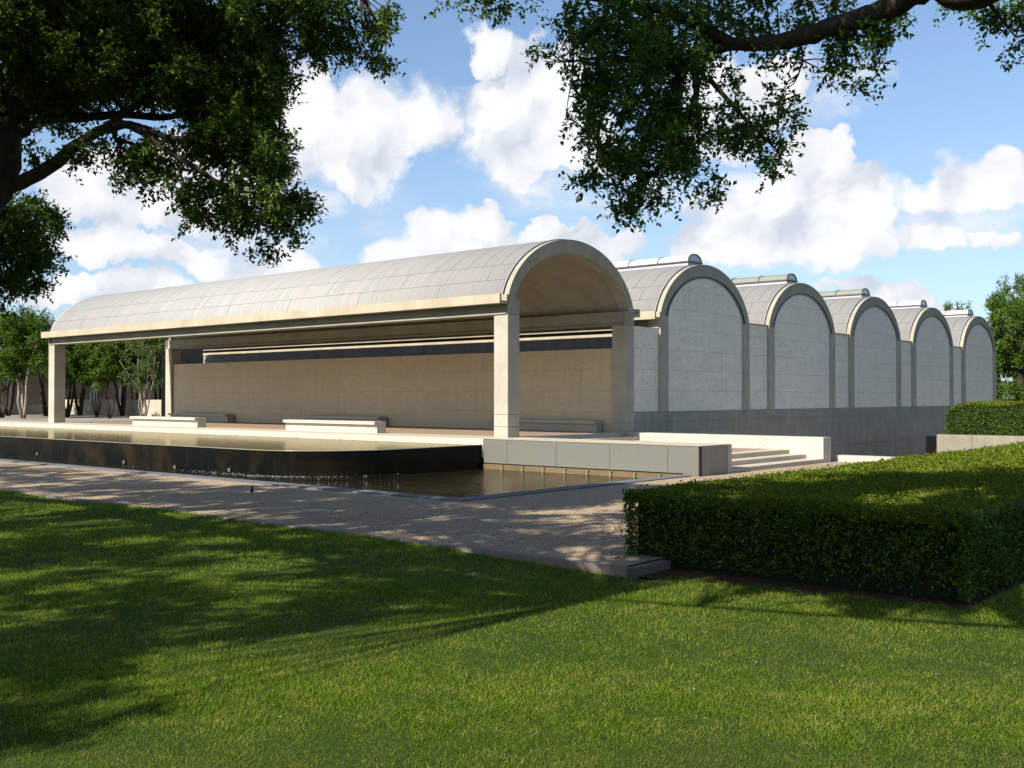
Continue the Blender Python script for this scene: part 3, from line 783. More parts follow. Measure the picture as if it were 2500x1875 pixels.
def limb(mb, pts, r0, r1, k=9, wob=.07, sub=3):
    pts = [np.array(p,float) for p in pts]
    q = []                                            # catmull-rom smoothing
    n = len(pts)
    for i in range(n-1):
        p0,p1,p2,p3 = pts[max(i-1,0)],pts[i],pts[i+1],pts[min(i+2,n-1)]
        for s in range(sub):
            t = s/sub; q.append(.5*((2*p1)+(-p0+p2)*t+(2*p0-5*p1+4*p2-p3)*t*t+(-p0+3*p1-3*p2+p3)*t**3))
    q.append(pts[-1]); m = len(q)
    rad = [r0+(r1-r0)*(i/(m-1)) for i in range(m)]
    mb.tube(q, rad, k, wob); return q
def connect(mb, nodes, targets, r=.035, sag=.15):
    N = np.array(nodes)
    for t in targets:
        d = np.linalg.norm(N-t,axis=1); a = N[d.argmin()]; 
        m1 = a*.6+t*.4 + rng.normal(scale=.12*min(1,d.min()),size=3); m2 = a*.25+t*.75 + rng.normal(scale=.10*min(1,d.min()),size=3)+(0,0,sag*.4)
        rr = r*(.6+.4*min(2,d.min())); mb.tube([a,m1,m2,t],[rr,rr*.7,rr*.45,rr*.18],6,.05)

# ---- left live oak ------------------------------------------------------
DL = 17.0
tl = empty('live_oak', tuple(at(-340,1290,DL)*(1,1,0)+(0,0,-.95)), 'big dark live oak with crooked limbs hanging over the upper left of the pool', 'tree')
tb = MB(); nodes = []
root = at(-340,1290,DL)*(1,1,0)+(0,0,-1.0)
nodes += limb(tb, [root, root+(0,0,.8), at(-300,1000,DL), at(-200,720,DL), at(-100,560,DL), at(-22,455,DL), at(0,400,DL), at(4,340,DL), at(10,290,DL)], .46, .27, 12, .06)
nodes += limb(tb, [at(15,300,DL), at(40,200,DL+.6), at(90,90,DL+1), at(120,-60,DL+1.5), at(160,-260,DL+1)], .38, .16, 10)
nodes += limb(tb, [at(-15,470,DL), at(35,452,DL), at(70,436,DL-.1), at(114,412,DL-.2), at(150,387,DL-.3), at(174,362,DL-.3), at(200,347,DL-.3), at(232,325,DL-.4), at(262,310,DL-.4), at(283,292,DL-.4), at(304,273,DL-.3), at(345,250,DL-.2), at(420,190,DL), at(500,120,DL)], .125, .045, 10)
nodes += limb(tb, [at(30,320,DL), at(80,302,DL), at(133,289,DL+.2), at(190,287,DL+.3), at(247,283,DL+.4), at(304,279,DL+.4), at(399,287,DL+.4), at(460,270,DL+.4), at(560,230,DL+.4)], .10, .04, 9)
nodes += limb(tb, [at(262,316,DL-.4), at(304,304,DL-.5), at(342,311,DL-.5), at(380,325,DL-.6), at(420,338,DL-.6), at(475,343,DL-.6), at(540,360,DL-.6), at(620,400,DL-.5)], .075, .03, 8)
nodes += limb(tb, [at(320,307,DL-.5), at(355,325,DL-.6), at(389,350,DL-.7), at(418,374,DL-.7), at(479,411,DL-.7), at(542,452,DL-.7), at(601,470,DL-.7), at(680,500,DL-.6)], .07, .025, 8)
nodes += limb(tb, [at(535,448,DL-.7), at(560,415,DL-.6), at(600,385,DL-.6)], .035, .015, 6)
nodes += limb(tb, [at(281,315,DL-.4), at(283,342,DL-.3), at(323,350,DL-.3), at(360,380,DL-.3)], .045, .018, 6)
nodes += limb(tb, [at(420,190,DL), at(560,80,DL+.3), at(720,20,DL+.6), at(880,-20,DL+.8)], .09, .035, 7)
nodes += limb(tb, [at(90,90,DL+1), at(260,40,DL+.8), at(440,-30,DL+.6), at(600,-60,DL+.5)], .13, .05, 7)
nodes += limb(tb, [at(500,120,DL), at(600,150,DL), at(670,240,DL)], .05, .02, 6)
nodes += limb(tb, [at(-280,900,DL), at(-150,700,DL+1), at(0,620,DL+2), at(70,600,DL+2.4)], .16, .04, 7)
# crown pieces: (px, py, rx, ry, depth offset, depth half, density)
LB = [(60,60,140,120,0,2.2,1.2),(200,60,140,130,.4,2.2,1.2),(340,60,130,130,0,2,1.2),(470,70,130,130,.2,2,1.2),(600,70,110,110,.2,1.6,1.1),(100,190,140,90,.3,1.8,1.1),(270,180,120,80,0,1.6,1.0),
 (400,200,110,80,.3,1.4,1.0),(500,230,110,90,0,1.4,1.1),(610,230,90,90,.1,1.3,1.25),(660,170,60,80,.2,1,1.1),(600,330,110,90,.1,1.3,1.2),(520,330,90,80,.2,1.2,.75),(650,420,85,80,-.2,1.2,1.2),(700,490,70,55,-.3,1,1.25),
 (560,480,90,50,-.2,1,.9),(500,520,65,55,-.3,.9,.9),(600,545,90,50,-.3,.9,.85),(690,560,32,55,-.3,.5,.7),(640,605,60,20,-.3,.4,.5),(745,520,32,30,-.3,.5,.7),
 (310,370,65,40,-.3,.7,1.0),(370,400,55,50,-.3,.7,.75),(355,440,25,32,-.3,.4,.6),(285,420,25,35,-.3,.4,.6),(400,350,50,40,-.3,.6,.4),(450,440,40,40,-.5,.5,.4),
 (20,270,50,50,0,.8,.8),(85,385,20,32,0,.3,.55),(205,350,32,28,-.3,.3,.5),(185,395,22,20,-.3,.3,.35),(140,310,45,20,0,.4,.4),(700,40,110,50,.5,1,1.0),(800,40,100,45,.6,1,.9),(760,110,60,50,.6,.8,.7),(850,110,45,60,.7,.7,.7),(905,60,48,40,.7,.6,.7),(935,140,22,45,.7,.4,.55),(900,130,28,28,.7,.4,.5),(950,35,35,18,.8,.3,.5),
 (40,520,90,60,2,1.2,1.2),(60,600,95,70,2.2,1.2,1.2),(30,670,70,60,2.2,1,1.0),(125,560,40,35,2,.7,.8),(0,730,26,50,2.2,.5,.6),(80,660,45,50,2.2,.8,.6),(-40,560,90,140,2,1.2,1.0)]
allq = []; tgs = []
for (px,py,rx,ry,do,dh,den) in LB:
    d = DL+do; sc = d/FPX
    if py > 290: den *= (.42 if px > 430 and py > 380 else .58)
    else: den *= .66
    vol = rx*ry/1e4; ns = int(860*vol*den*(0.55+dh*.45))+14
    c = at(px,py,d); rad = np.array((1,1,1.0))
    q,P,D,cc = blob_leaves((0,0,0), (1,1,1), ns, 12, 1, 1)
    # build in camera-aligned ellipsoid frame, then to world
    nc = max(3, ns//18); u = rand_unit(nc)*(.25+.75*rng.random((nc,1))**.55)
    cw = c + u[:,0:1]*RT*rx*sc*.86 + u[:,1:2]*UP*ry*sc*.86 + u[:,2:3]*FW*dh
    k = rng.integers(0,nc,ns); cr = .16
    P = cw[k] + rand_unit(ns)*(rng.random((ns,1))**.5)*cr
    D = rand_unit(ns)*.8 + (P-cw[k])/cr*.5; D[:,2] -= .35; D /= np.linalg.norm(D,axis=1,keepdims=True)
    allq.append(sprays(P, D, 10, .082, .24*(.6+.8*rng.random(ns)))); tgs += list(cw[:max(3,nc//3)])
connect(tb, nodes, tgs, .022)
# the part of the crown outside the frame, which shades path and lawn
def shade_from(gx, gy, h, rx, ry, n, size=.085, gz=-.9):
    """a foliage mass of half-size rx, ry hanging at height h up-sun of ground point gx, gy"""
    c = np.array((gx,gy,gz)) + SUN*(h/SUN[2])
    nc = max(3, n//14); u = rand_unit(nc)*(rng.random((nc,1))**.5)
    cw = c + u*np.array((rx,ry,.55)); k = rng.integers(0,nc,n)
    P = cw[k] + rand_unit(n)*(rng.random((n,1))**.5)*.28
    D = rand_unit(n); D[:,2] -= .3; D /= np.linalg.norm(D,axis=1,keepdims=True)
    return sprays(P, D, 9, size, .30*(.6+.8*rng.random(n))), cw
offn = limb(tb, [root+(0,0,3.0), root+(-1.5,1.5,5), root+(-4,5,6.6), root+(-6,9,7.4)], .34, .1, 8)
offn += limb(tb, [root+(0,0,3.4), root+(-2.5,-2,5.2), root+(-4.5,-4.5,6.6), root+(-6,-7,7.2)], .30, .08, 8)
tg2 = []
for (gx,gy,h,rx,ry,n) in [(-12.5,12,8.5,3,4,420),(-13,5,8,3,3.6,420),(-13,-1,8,2.8,3,400),(-12.4,-5.4,7.6,2.2,2.6,330),(-17,3,8,2.6,3.6,330),(-17.5,-2,7.6,2.4,3,330),(-17.6,-6.6,7.2,2.2,2.4,330),(-12.8,-2.8,8.2,2.4,2.2,420),(-12.4,1.5,8.2,2.2,2.2,260),(-11.5,-6.3,7.8,1.3,1.3,170),(-12.6,8.5,8.2,2.6,2.6,300),(-12.2,-7,7.6,1.5,1.5,200),(-20,-7.5,7.4,1.5,2,180),(-20,-3,7.4,1.8,2.4,200)]:
    q,cw = shade_from(gx,gy,h,rx,ry,int(n*2.4),.14); allq.append(q); tg2 += list(cw[:6])
# unseen upper crown added on the sunny side to keep the visible boughs in shade
for (px,py,d,up_,r_,n) in [(60,80,17,5.5,2.0,420),(250,120,17,5.5,2.0,420),(450,120,17,5.5,1.9,420),(640,150,17,5.5,1.6,360),(640,420,16.8,6,1.5,360),(480,400,16.8,6,1.5,300),(300,380,16.8,6,1.4,260),(120,400,17,6,1.5,300),(0,420,17,6,1.5,300),(60,600,19,6,1.6,300),(820,60,17.6,5.5,1.3,200),(700,560,16.8,6.5,1.1,180)]:
    c = at(px,py,d)+SUN*up_; n = int(n*.32); nc = n//14; u = rand_unit(nc)*(rng.random((nc,1))**.45); cw = c+u*np.array((r_,r_,r_*.7)); k = rng.integers(0,nc,n)
    P = cw[k]+rand_unit(n)*(rng.random((n,1))**.5)*.3; allq.append(sprays(P, rand_unit(n), 9, .12, np.full(n,.3))); tg2 += list(cw[:6])
connect(tb, offn, tg2, .03)
tb.build('trunk', MT['bark'], tl, smooth=True)
quads_object('crown', np.concatenate(allq), MT['oak'], tl)

# ---- right live oak: trunk outside the frame to the right, canopy overhead
DR = 11.6
rroot = np.array((-17.5,-27.5,-1.0))
tr_ = empty('live_oak', tuple(rroot), 'live oak with thick limb and glossy leaf clusters hanging in from top right', 'tree')
tb = MB(); nodes = []
nodes += limb(tb, [rroot, rroot+(0,0,1.2), rroot+(-.2,.3,3.0), rroot+(-.1,.8,4.6)], .6, .42, 12)
fork = rroot+(-.1,.8,4.6)
nodes += limb(tb, [fork, fork+(.6,3.0,1.6), at(2800,-150,10.0), at(2560,-90,10.6), at(2420,-34,11.0), at(2340,-12,11.1), at(2280,-45,11.2), at(2200,-110,11.4)], .30, .10, 10)
nodes += limb(tb, [fork, fork+(-.4,3.0,1.9), at(2420,-150,9.6), at(2270,-40,10.6), at(2215,-8,11.0), at(2150,30,11.2), at(2060,56,11.4), at(1985,82,11.5), at(1925,98,11.6), at(1860,107,11.6), at(1800,108,11.6), at(1740,120,11.7), at(1680,160,11.7), at(1640,230,11.7), at(1600,330,11.7)], .165, .035, 10, .12)
nodes += limb(tb, [at(1790,108,11.6), at(1700,60,11.7), at(1600,20,11.9), at(1480,0,12.0), at(1340,-20,12.2), at(1190,-30,12.4)], .07, .02, 8)
nodes += limb(tb, [at(1690,150,11.7), at(1700,230,11.7), at(1660,330,11.8), at(1600,420,11.8)], .05, .015, 6)
nodes += limb(tb, [at(1730,190,11.7), at(1800,270,11.7), at(1860,330,11.6), at(1900,370,11.6)], .03, .01, 6)
nodes += limb(tb, [at(1640,160,11.7), at(1500,140,11.8), at(1400,150,11.9)], .04, .012, 6)
nodes += limb(tb, [at(1940,95,11.6), at(1960,130,11.6), at(1950,180,11.6)], .02, .008, 5)
nodes += limb(tb, [at(2400,-12,11.0), at(2440,40,11.1), at(2480,90,11.1)], .03, .01, 5)
tg = []
for (a,b_) in (((1400,150),(1300,130)),((1430,200),(1385,270)),((1880,350),(1945,340))):
    tb.tube([at(a[0],a[1],11.9),at((a[0]+b_[0])/2,(a[1]+b_[1])/2+6,11.9),at(b_[0],b_[1],11.9)],[.008,.006,.003],5)
RBb = [(1420,60,60,60,0,.8,1.1),(1530,60,90,70,0,1,1.2),(1640,60,90,70,.2,1,1.2),(1480,150,85,60,.1,.9,1.2),(1590,160,95,70,0,.9,1.25),(1700,170,80,50,.2,.8,1.0),(1350,135,55,22,.1,.35,.6),(1315,122,22,10,.1,.2,.35),(1390,70,30,30,.1,.4,.6),
 (1470,240,60,60,.1,.7,1.1),(1560,260,80,70,0,.8,1.2),(1660,270,75,80,.1,.8,1.2),(1450,320,45,60,.1,.6,1.0),(1530,370,85,70,.1,.8,1.15),(1640,370,90,70,.1,.8,1.2),(1720,340,40,60,.1,.5,.7),(1480,410,50,45,.1,.5,.9),(1560,450,80,45,.1,.6,1.0),(1660,430,60,40,.1,.5,.9),
 (1520,495,38,40,.1,.35,.7),(1555,525,14,26,.1,.2,.5),(1500,530,14,14,.1,.15,.4),(1720,455,34,34,.1,.35,.7),(1740,440,22,20,.1,.2,.6),(1410,270,40,22,.1,.3,.6),(1385,280,16,16,.1,.2,.4),(1420,440,22,30,.1,.3,.5),(1430,180,35,40,.1,.4,.8),
 (1800,270,40,40,0,.4,.8),(1860,280,50,60,0,.5,1.0),(1830,340,42,45,0,.4,.9),(1870,380,34,36,0,.35,.8),(1900,230,30,30,0,.3,.5),(1915,200,12,26,0,.2,.4),(1920,345,34,18,0,.25,.5),(1880,410,30,12,0,.2,.4),(1790,330,36,40,0,.4,.7),(1930,300,20,30,0,.2,.45),
 (1760,60,80,55,.2,.8,1.0),(1850,40,80,50,.3,.8,.9),(1960,30,80,40,.3,.7,.85),(2060,20,70,30,.3,.6,.8),(1880,120,40,30,0,.4,.7),(1780,190,40,30,.2,.4,.7),(1930,150,30,30,0,.3,.7),(2010,140,50,45,0,.45,.9),(2080,120,55,50,0,.5,.9),(2130,110,45,45,0,.45,.8),(2150,160,25,40,0,.3,.6),(2080,180,30,30,0,.3,.55),(2165,60,40,30,.1,.3,.7),(2170,95,26,20,0,.2,.5),
 (2410,40,40,30,0,.4,.7),(2460,60,45,45,0,.4,.8),(2490,100,26,40,0,.3,.7),(2400,75,18,22,0,.2,.4),(2500,30,50,40,0,.4,.9),(2350,-10,60,20,.2,.4,.6),
 (1200,10,38,28,.4,.3,.9),(1220,30,22,20,.4,.2,.6),(1085,-4,20,14,.4,.2,.5),(1290,0,26,10,.4,.2,.5),(1150,-16,60,14,.4,.3,.6),(1710,0,400,40,.4,.8,.45)]
allq = []
for (px,py,rx,ry,do,dh,den) in RBb:
    d = DR+do; sc = d/FPX; vol = rx*ry/1e4; ns = int(215*vol*den*(0.6+dh*.6))+5; c = at(px,py,d)
    nc = max(2, ns//12); u = rand_unit(nc)*(.25+.75*rng.random((nc,1))**.55)
    cw = c + u[:,0:1]*RT*rx*sc*.84 + u[:,1:2]*UP*ry*sc*.84 + u[:,2:3]*FW*dh
    k = rng.integers(0,nc,ns); cr = .11
    P = cw[k] + rand_unit(ns)*(rng.random((ns,1))**.5)*cr
    D = rand_unit(ns)*.8 + (P-cw[k])/cr*.5; D[:,2] -= .35; D /= np.linalg.norm(D,axis=1,keepdims=True)
    allq.append(sprays(P, D, 11, .064, .19*(.6+.8*rng.random(ns)))); tg += list(cw[:max(2,nc//3)])
connect(tb, nodes, tg, .013, .05)
# the rest of the canopy spreads over the camera and shades hedge and lawn
canopy = limb(tb, [fork, fork+(-2.5,1.5,1.8), fork+(-5,4,2.8), fork+(-7.5,8,3.2), fork+(-9,12,3.2)], .11, .035, 9)
canopy += limb(tb, [fork+(-2.5,1.5,1.8), fork+(-6,1,3.2), fork+(-10,1,3.6)], .06, .02, 8)
tg2 = []
for (gx,gy,h,rx,ry,n,gz) in [(-13.8,-15.8,8.0,1.7,1.3,420,0),(-14.2,-17.6,8.0,1.3,1.3,420,-.4),(-11.2,-16.2,8.0,1.6,1.6,420,0),(-9.4,-16.8,8.4,1.5,1.3,330,0),(-12,-18.5,8,1.4,1,300,-.3),
      (-16.3,-12.6,8,1.6,1.6,330,-.9),(-15.6,-9.5,8,1.8,1.6,260,-.9),(-12.5,-11.5,8,1.8,1.9,260,-.9),(-12.2,-8.6,8,1.6,1.2,220,-.9),(-18.2,-13.0,7.6,1.2,1.6,130,-.9),(-19.8,-11.5,7.6,1.5,1.8,170,-.9),
      (-18.3,-9.0,7.6,1.5,1.5,240,-.9),(-21.6,-13.6,7.4,1.0,1.2,220,-.9),
      (-14.4,-15.0,8.0,1.2,1.0,420,-.4),(-14.4,-16.6,8.3,1.2,1.0,420,-.4),(-14.4,-18.2,8.0,1.2,1.0,420,-.4),(-8,-17.6,8.4,1.8,1.1,360,0),(-9.5,-18.6,8.2,1.8,.8,300,0),(-13,-14.6,8.6,1.2,.9,260,-.2),
      (-23.2,-15.3,7.4,.8,.9,110,-.9),(-22.2,-13.9,7.4,1.0,1.3,170,-.9),(-20.7,-12.9,7.4,1.4,1.3,260,-.9),(-19.2,-14.3,7.5,1.0,1.0,150,-.9),(-17.4,-13.9,7.6,1.2,1.1,190,-.9),(-21.3,-10.5,7.6,1.4,1.3,170,-.9),(-16.2,-11.2,7.8,1.2,1.6,260,-.9),(-13.2,-11.0,8,1.5,1.3,300,-.9),(-14.2,-8.0,8,1.5,1.3,190,-.9),(-10.5,-11.2,8,1.5,1.3,110,-.9),(-13.9,-12.9,8,1.4,1.2,300,-.9),(-13.9,-9.6,8,1.5,1.5,330,-.9),(-11.6,-9.6,8,1.0,1.4,240,-.9)]:
    q,cw = shade_from(gx,gy,h,rx,ry,int(n*1.1),.14,gz); allq.append(q); tg2 += list(cw[:6])
for (px,py,d,up_,r_,n) in [(1480,330,11.7,5,1.2,330),(1620,330,11.7,5,1.2,330),(1560,460,11.7,5,1.0,260),(1860,330,11.6,5,.9,220),(1950,60,11.5,4.5,1.2,300),(2120,80,11.4,4.5,1.0,260),(2400,20,11,4.5,1.0,220),(1700,80,11.6,4.5,1.0,220)]:  # unseen foliage added up-sun to shade the limb and hanging clusters
    c = at(px,py,d)+SUN*up_; n = int(n*.3); nc = n//14; u = rand_unit(nc)*(rng.random((nc,1))**.45); cw = c+u*np.array((r_,r_,r_*.7)); k = rng.integers(0,nc,n)
    P = cw[k]+rand_unit(n)*(rng.random((n,1))**.5)*.25; allq.append(sprays(P, rand_unit(n), 9, .10, np.full(n,.25))); tg2 += list(cw[:6])
connect(tb, canopy, tg2, .03)
tb.build('trunk', MT['bark'], tr_, smooth=True)
quads_object('crown', np.concatenate(allq), MT['oak2'], tr_)

# ---- courtyard grove ------------------------------------------------------
def base_at(px, depth, z=0.0):
    p = at(px, 969.6, depth); return np.array((p[0],p[1],z))
def small_tree(name, p, h, cw_, lab, leafm, barkm, stems=3, ns=520, size=.11, grp=None, low=.30, tr=.09, cat='tree'):
    t = empty(name, tuple(p), lab, cat, grp); mb = MB(); nodes = []; crown = []
    for s in range(stems):
        a = 2*PI*s/stems + rng.random()*1.5; ln = cw_*.22; d = np.array((math.cos(a), math.sin(a), 0))
        nodes += limb(mb, [p+d*.05, p+d*(.1+ln*.3)+(0,0,h*.16), p+d*ln*.6+(0,0,h*.32)+rng.normal(scale=.07,size=3), p+d*ln*1.1+(0,0,h*.5)+rng.normal(scale=.1,size=3), p+d*ln*2.0+(0,0,h*.72)+rng.normal(scale=.15,size=3)], tr, tr*.3, 6, .08, 2)
    tgs = []
    nb = 14
    for i in range(nb):
        a = 2*PI*rng.random(); r_ = cw_*.34*math.sqrt(rng.random()); z = h*(low+.16+(.80-low)*rng.random()*(.9+.1*(1-r_/(cw_*.34+.01))))
        c = p+np.array((math.cos(a)*r_, math.sin(a)*r_, min(z, h*.88)))
        q,P,D,cc = blob_leaves(c, (cw_*.25, cw_*.25, h*.13), ns//nb, 8, size, .28, .1); crown.append(q); tgs.append(c)
    connect(mb, nodes, tgs, tr*.35)
    mb.build('trunk', MT[barkm], t, smooth=True); quads_object('crown', np.concatenate(crown), MT[leafm], t)
    return t
GRP = 'small trees of the courtyard grove'
trees = [(-45,72,7.0,3.6,'edge of the picture, farthest left of the grove'),(20,75,7.4,3.8,'first grove tree in from the left edge, near the wing wall'),(58,66,6.7,3.6,'thick forked pale trunk left of the far column'),(112,74,7.5,3.8,'behind the far left column'),
 (165,72,6.2,3.2,'right of the far column, dark leaning stems'),(196,76,6.3,3.4,'in front of the lit low wall, second right of the far column'),(236,72,6.0,3.0,'mid grove with crossing slim stems, under the roof beam'),(268,66,4.6,2.2,'slim many-stemmed one beside the pale tree'),(300,74,6.4,3.4,'dark stems just left of the pale tree'),(330,77,6.6,3.2,'dark stems behind the pale tree'),(392,76,6.3,3.4,'partly hidden behind the end column of the portico wall'),(5,68,6.3,3.4,'several dark stems at the left edge of the terrace')]
for i,(px,dp,h,cwid,where) in enumerate(trees):
    small_tree('grove_tree', base_at(px,dp), h, cwid, 'courtyard tree, '+where, 'holly', 'bark_pale' if i==2 else 'bark', stems=(4 if i in (6,7) else 3), ns=2600, grp=GRP, tr=.12 if i not in (6,7) else .05, size=.13)
small_tree('pale_tree', base_at(352,62), 5.0, 2.9, 'pale yellow-green small tree with slender white stems beside the end column', 'pale', 'bark_pale', stems=5, ns=620, size=.09, tr=.05)

# ---- trees beyond the museum on the right --------------------------------
def big_tree(p, h, cw_, lab, seed_n=3600):
    t = empty('elm_tree', tuple(p), lab, 'tree', 'trees beyond the right end of the museum'); mb = MB(); crown = []; tgs = []
    nodes = limb(mb, [p, p+(0,0,h*.2), p+(.2,.1,h*.4), p+(.1,.3,h*.75)], .32, .1, 8)
    for s in range(7):
        a = 2*PI*s/7+rng.random(); d = np.array((math.cos(a),math.sin(a),0)); z0 = h*(.28+.06*s)
        nodes += limb(mb, [p+(0,0,z0), p+d*cw_*.2+(0,0,z0+h*.10), p+d*cw_*.42+(0,0,z0+h*.24)], .10, .03, 6)
    for i in range(26):
        a = 2*PI*rng.random(); zz = rng.random(); r_ = cw_*.5*math.sqrt(rng.random())*(1-.45*zz)
        c = p+np.array((math.cos(a)*r_, math.sin(a)*r_, h*(.08+.80*zz)))
        q,P,D,cc = blob_leaves(c, (cw_*.15,cw_*.15,h*.075), seed_n//26, 8, .19, .55, .05); crown.append(q); tgs.append(c)
    # upright shoots at the top
    for i in range(9):
        a = 2*PI*rng.random(); r_ = cw_*.35*rng.random(); c = p+np.array((math.cos(a)*r_, math.sin(a)*r_, h*.9))
        n = 26; P = c + np.linspace(0,1,n)[:,None]*np.array((rng.normal()*.3,rng.normal()*.3,h*.13)); D = rand_unit(n)+(0,0,.5); D /= np.linalg.norm(D,axis=1,keepdims=True)
        crown.append(sprays(P, D, 5, .17, np.full(n,.4))); mb.tube([P[0],P[-1]],[.03,.01],5)
    connect(mb, nodes, tgs, .05)
    mb.build('trunk', MT['bark'], t, smooth=True); quads_object('crown', np.concatenate(crown), MT['elm'], t)
big_tree(base_at(2490,90,.6), 10.6, 8.0, 'bright green leafy tree rising past the right end of the museum')
big_tree(base_at(2345,104,.6), 9.6, 5.5, 'tree behind the vaults, only its top shoots above the last roofs')
big_tree(base_at(2570,84,.6), 10.5, 9, 'leafy tree at the right edge of the picture', 4200)
big_tree(base_at(2440,100,.6), 6.6, 6, 'lower rounded tree just right of the last gable', 3000)
big_tree(base_at(2540,98,.6), 7.0, 7, 'low dense tree filling the gap near the right edge', 3200)

# ------------------------------------------------------------------ hedges
def scatter(fn_pts, n, size, out_n, up=0.0, jit=.03, depth_in=.07):
    P, Nn = fn_pts(n)
    P = P - Nn*(rng.random((len(P),1))**1.5)*depth_in + rng.normal(scale=jit*.5,size=P.shape)
    d = Nn*.5 + rand_unit(len(P))*.9; d[:,2] += up; d /= np.linalg.norm(d,axis=1,keepdims=True)
    hint = Nn*.7 + rand_unit(len(P))*.8
    s = size*(.6+.8*rng.random(len(P)))
    if callable(out_n): s = s*out_n(P)
    return leaf_quads(P, d, hint, s, s*.6)
hx0,hx1,hy0,hy1,hz0,hz1 = -14.25, 6.0, -18.87, -14.36, -.95, .05
def bump(P): return .05*np.sin(P[:,0]*1.3+P[:,1]*2.1)+.035*np.sin(P[:,0]*3.1-P[:,1]*2.7)
def topz(x, y):
    z = hz1 + .012*np.sin(x*2.2+y)+.012*np.sin(y*3.1-x*.7)
    e = np.minimum.reduce([x-hx0, hx1-x, y-hy0, hy1-y]); return z - .10*np.clip(1-e/.16,0,1)**2
def p_top(n):
    # denser near the camera
    u = rng.random(n)**2.1; x = hx0+(hx1-hx0)*u; y = hy0+(hy1-hy0)*rng.random(n)
    return np.stack([x,y,topz(x,y)],1), np.tile((0,0,1.0),(n,1))
def p_front(n):
    y = hy0+(hy1-hy0)*rng.random(n); z = hz0+.06+(hz1-hz0-.08)*rng.random(n)
    thin = rng.random(n) < (.30+.70*np.clip((z+.5)/.4,0,1))*(.40+.60*np.clip(.55+np.sin(y*4.3+1)*np.sin(z*8+y*3)*1.6,0,1))
    y = y[thin]; z = z[thin]; n = len(y)
    x = hx0 + .035*np.sin(y*3+z*5) + .10*np.clip((-.55-z)/.4,0,1)
    return np.stack([x,y,z],1), np.tile((-1.0,0,0),(n,1))
def p_side(yv, s):
    def f(n):
        x = hx0+(hx1-hx0)*rng.random(n)**1.9; z = hz0+.05+(hz1-hz0-.05)*rng.random(n)
        return np.stack([x, yv+.03*np.sin(x*3+z*5)*s, z],1), np.tile((0,s*1.0,0),(n,1))
    return f
hd = empty('clipped_hedge', (hx0,-16.6,hz0), 'large flat-topped clipped hedge filling the right foreground beside the lawn', 'hedge')
b = MB()
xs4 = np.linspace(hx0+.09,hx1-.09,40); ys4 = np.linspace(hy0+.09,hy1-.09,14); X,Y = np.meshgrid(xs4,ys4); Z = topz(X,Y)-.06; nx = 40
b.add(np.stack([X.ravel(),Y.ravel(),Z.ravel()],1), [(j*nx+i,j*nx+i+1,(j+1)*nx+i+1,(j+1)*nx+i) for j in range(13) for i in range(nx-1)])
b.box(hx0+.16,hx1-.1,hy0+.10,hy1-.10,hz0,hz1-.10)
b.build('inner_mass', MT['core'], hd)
grow = lambda P: 1+np.clip((P[:,0]-hx0)/14,0,2)
q1 = scatter(p_top, 110000, .030, grow, .1, .012, .05)
quads_object('clipped_top', q1, MT['hedge_top'], hd)
q2 = scatter(p_front, 24000, .040, None, .1, .03, .13); q3_ = scatter(p_side(hy0,-1), 22000, .040, grow, .1, .03, .1); q4 = scatter(p_side(hy1,1), 12000, .040, grow, .1, .03, .1)
quads_object('leaves', np.concatenate([q2,q3_,q4]), MT['hedge'], hd)
ns = 900; u = rng.random(ns)**1.6; sx_ = hx0+.05+(hx1-hx0-.1)*u; sy_ = hy0+.05+(hy1-hy0-.1)*rng.random(ns); edge = rng.random(ns)<.35; sy_[edge] = hy1-.06*rng.random(edge.sum())
SP = np.stack([sx_,sy_,topz(sx_,sy_)-.01],1); SD = rand_unit(ns)*.35+np.array((0,0,1.0)); SD /= np.linalg.norm(SD,axis=1,keepdims=True)
fs_ = 300; FP = np.stack([np.full(fs_,hx0-.01),hy0+(hy1-hy0)*rng.random(fs_),hz0+.2+.7*rng.random(fs_)],1); FD = rand_unit(fs_)*.6+np.array((-.8,0,.4)); FD /= np.linalg.norm(FD,axis=1,keepdims=True)
quads_object('stray_shoots', np.concatenate([sprays(SP, SD, 6, .036, .03+.06*rng.random(ns)**2, .7), sprays(FP, FD, 7, .045, .05+.08*rng.random(fs_), .7)]), MT['hedge_top'], hd)
b = MB()
for i in range(46):
    y = hy0+.2+(hy1-hy0-.4)*rng.random(); x = hx0+.14+.1*rng.random(); z = hz0+.0+.25*rng.random()
    p0 = np.array((x+.05,y,z)); p1 = p0+(-.08,.16*rng.normal(),.22+.1*rng.random()); p2 = p1+(-.03,.18*rng.normal(),.18); 
    b.tube([p0,p1,p2],[.006,.004,.002],5)
    pass
tag(b.build('twigs', MT['bark'], hd), kind='stuff')

# far rounded hedge on the planter
fx0,fx1,fy0,fy1,fz0 = 25.3, 33.0, -13.8, -5.75, -.44
def ftop(x, y):
    e = np.clip((fy1-y)/1.6,0,1); bl = .46 + (1.02-.46)*np.sqrt(1-(1-e)**2)
    return bl + .09*np.sin((y+7.0)*1.5-.3)*np.clip((fy1-y)/1.5,0,1) + .10*np.clip((x-fx0)/.9,0,1)**.6
def f_front(n):
    y = fy0+(fy1-fy0)*rng.random(n); t = rng.random(n); x = np.full(n,fx0); z = fz0+(ftop(x,y)-fz0)*t
    return np.stack([x+.05*np.sin(y*3+z*4),y,z],1), np.tile((-1.0,0,.1),(n,1))
def f_top(n):
    y = fy0+(fy1-fy0)*rng.random(n); x = fx0+(fx1-fx0)*rng.random(n)**1.6
    return np.stack([x,y,ftop(x,y)],1), np.tile((-.3,0,1.0),(n,1))
fh = empty('rounded_hedge', (fx0,-8,fz0), 'dense rounded hedge growing on top of the sunlit concrete retaining wall', 'hedge')
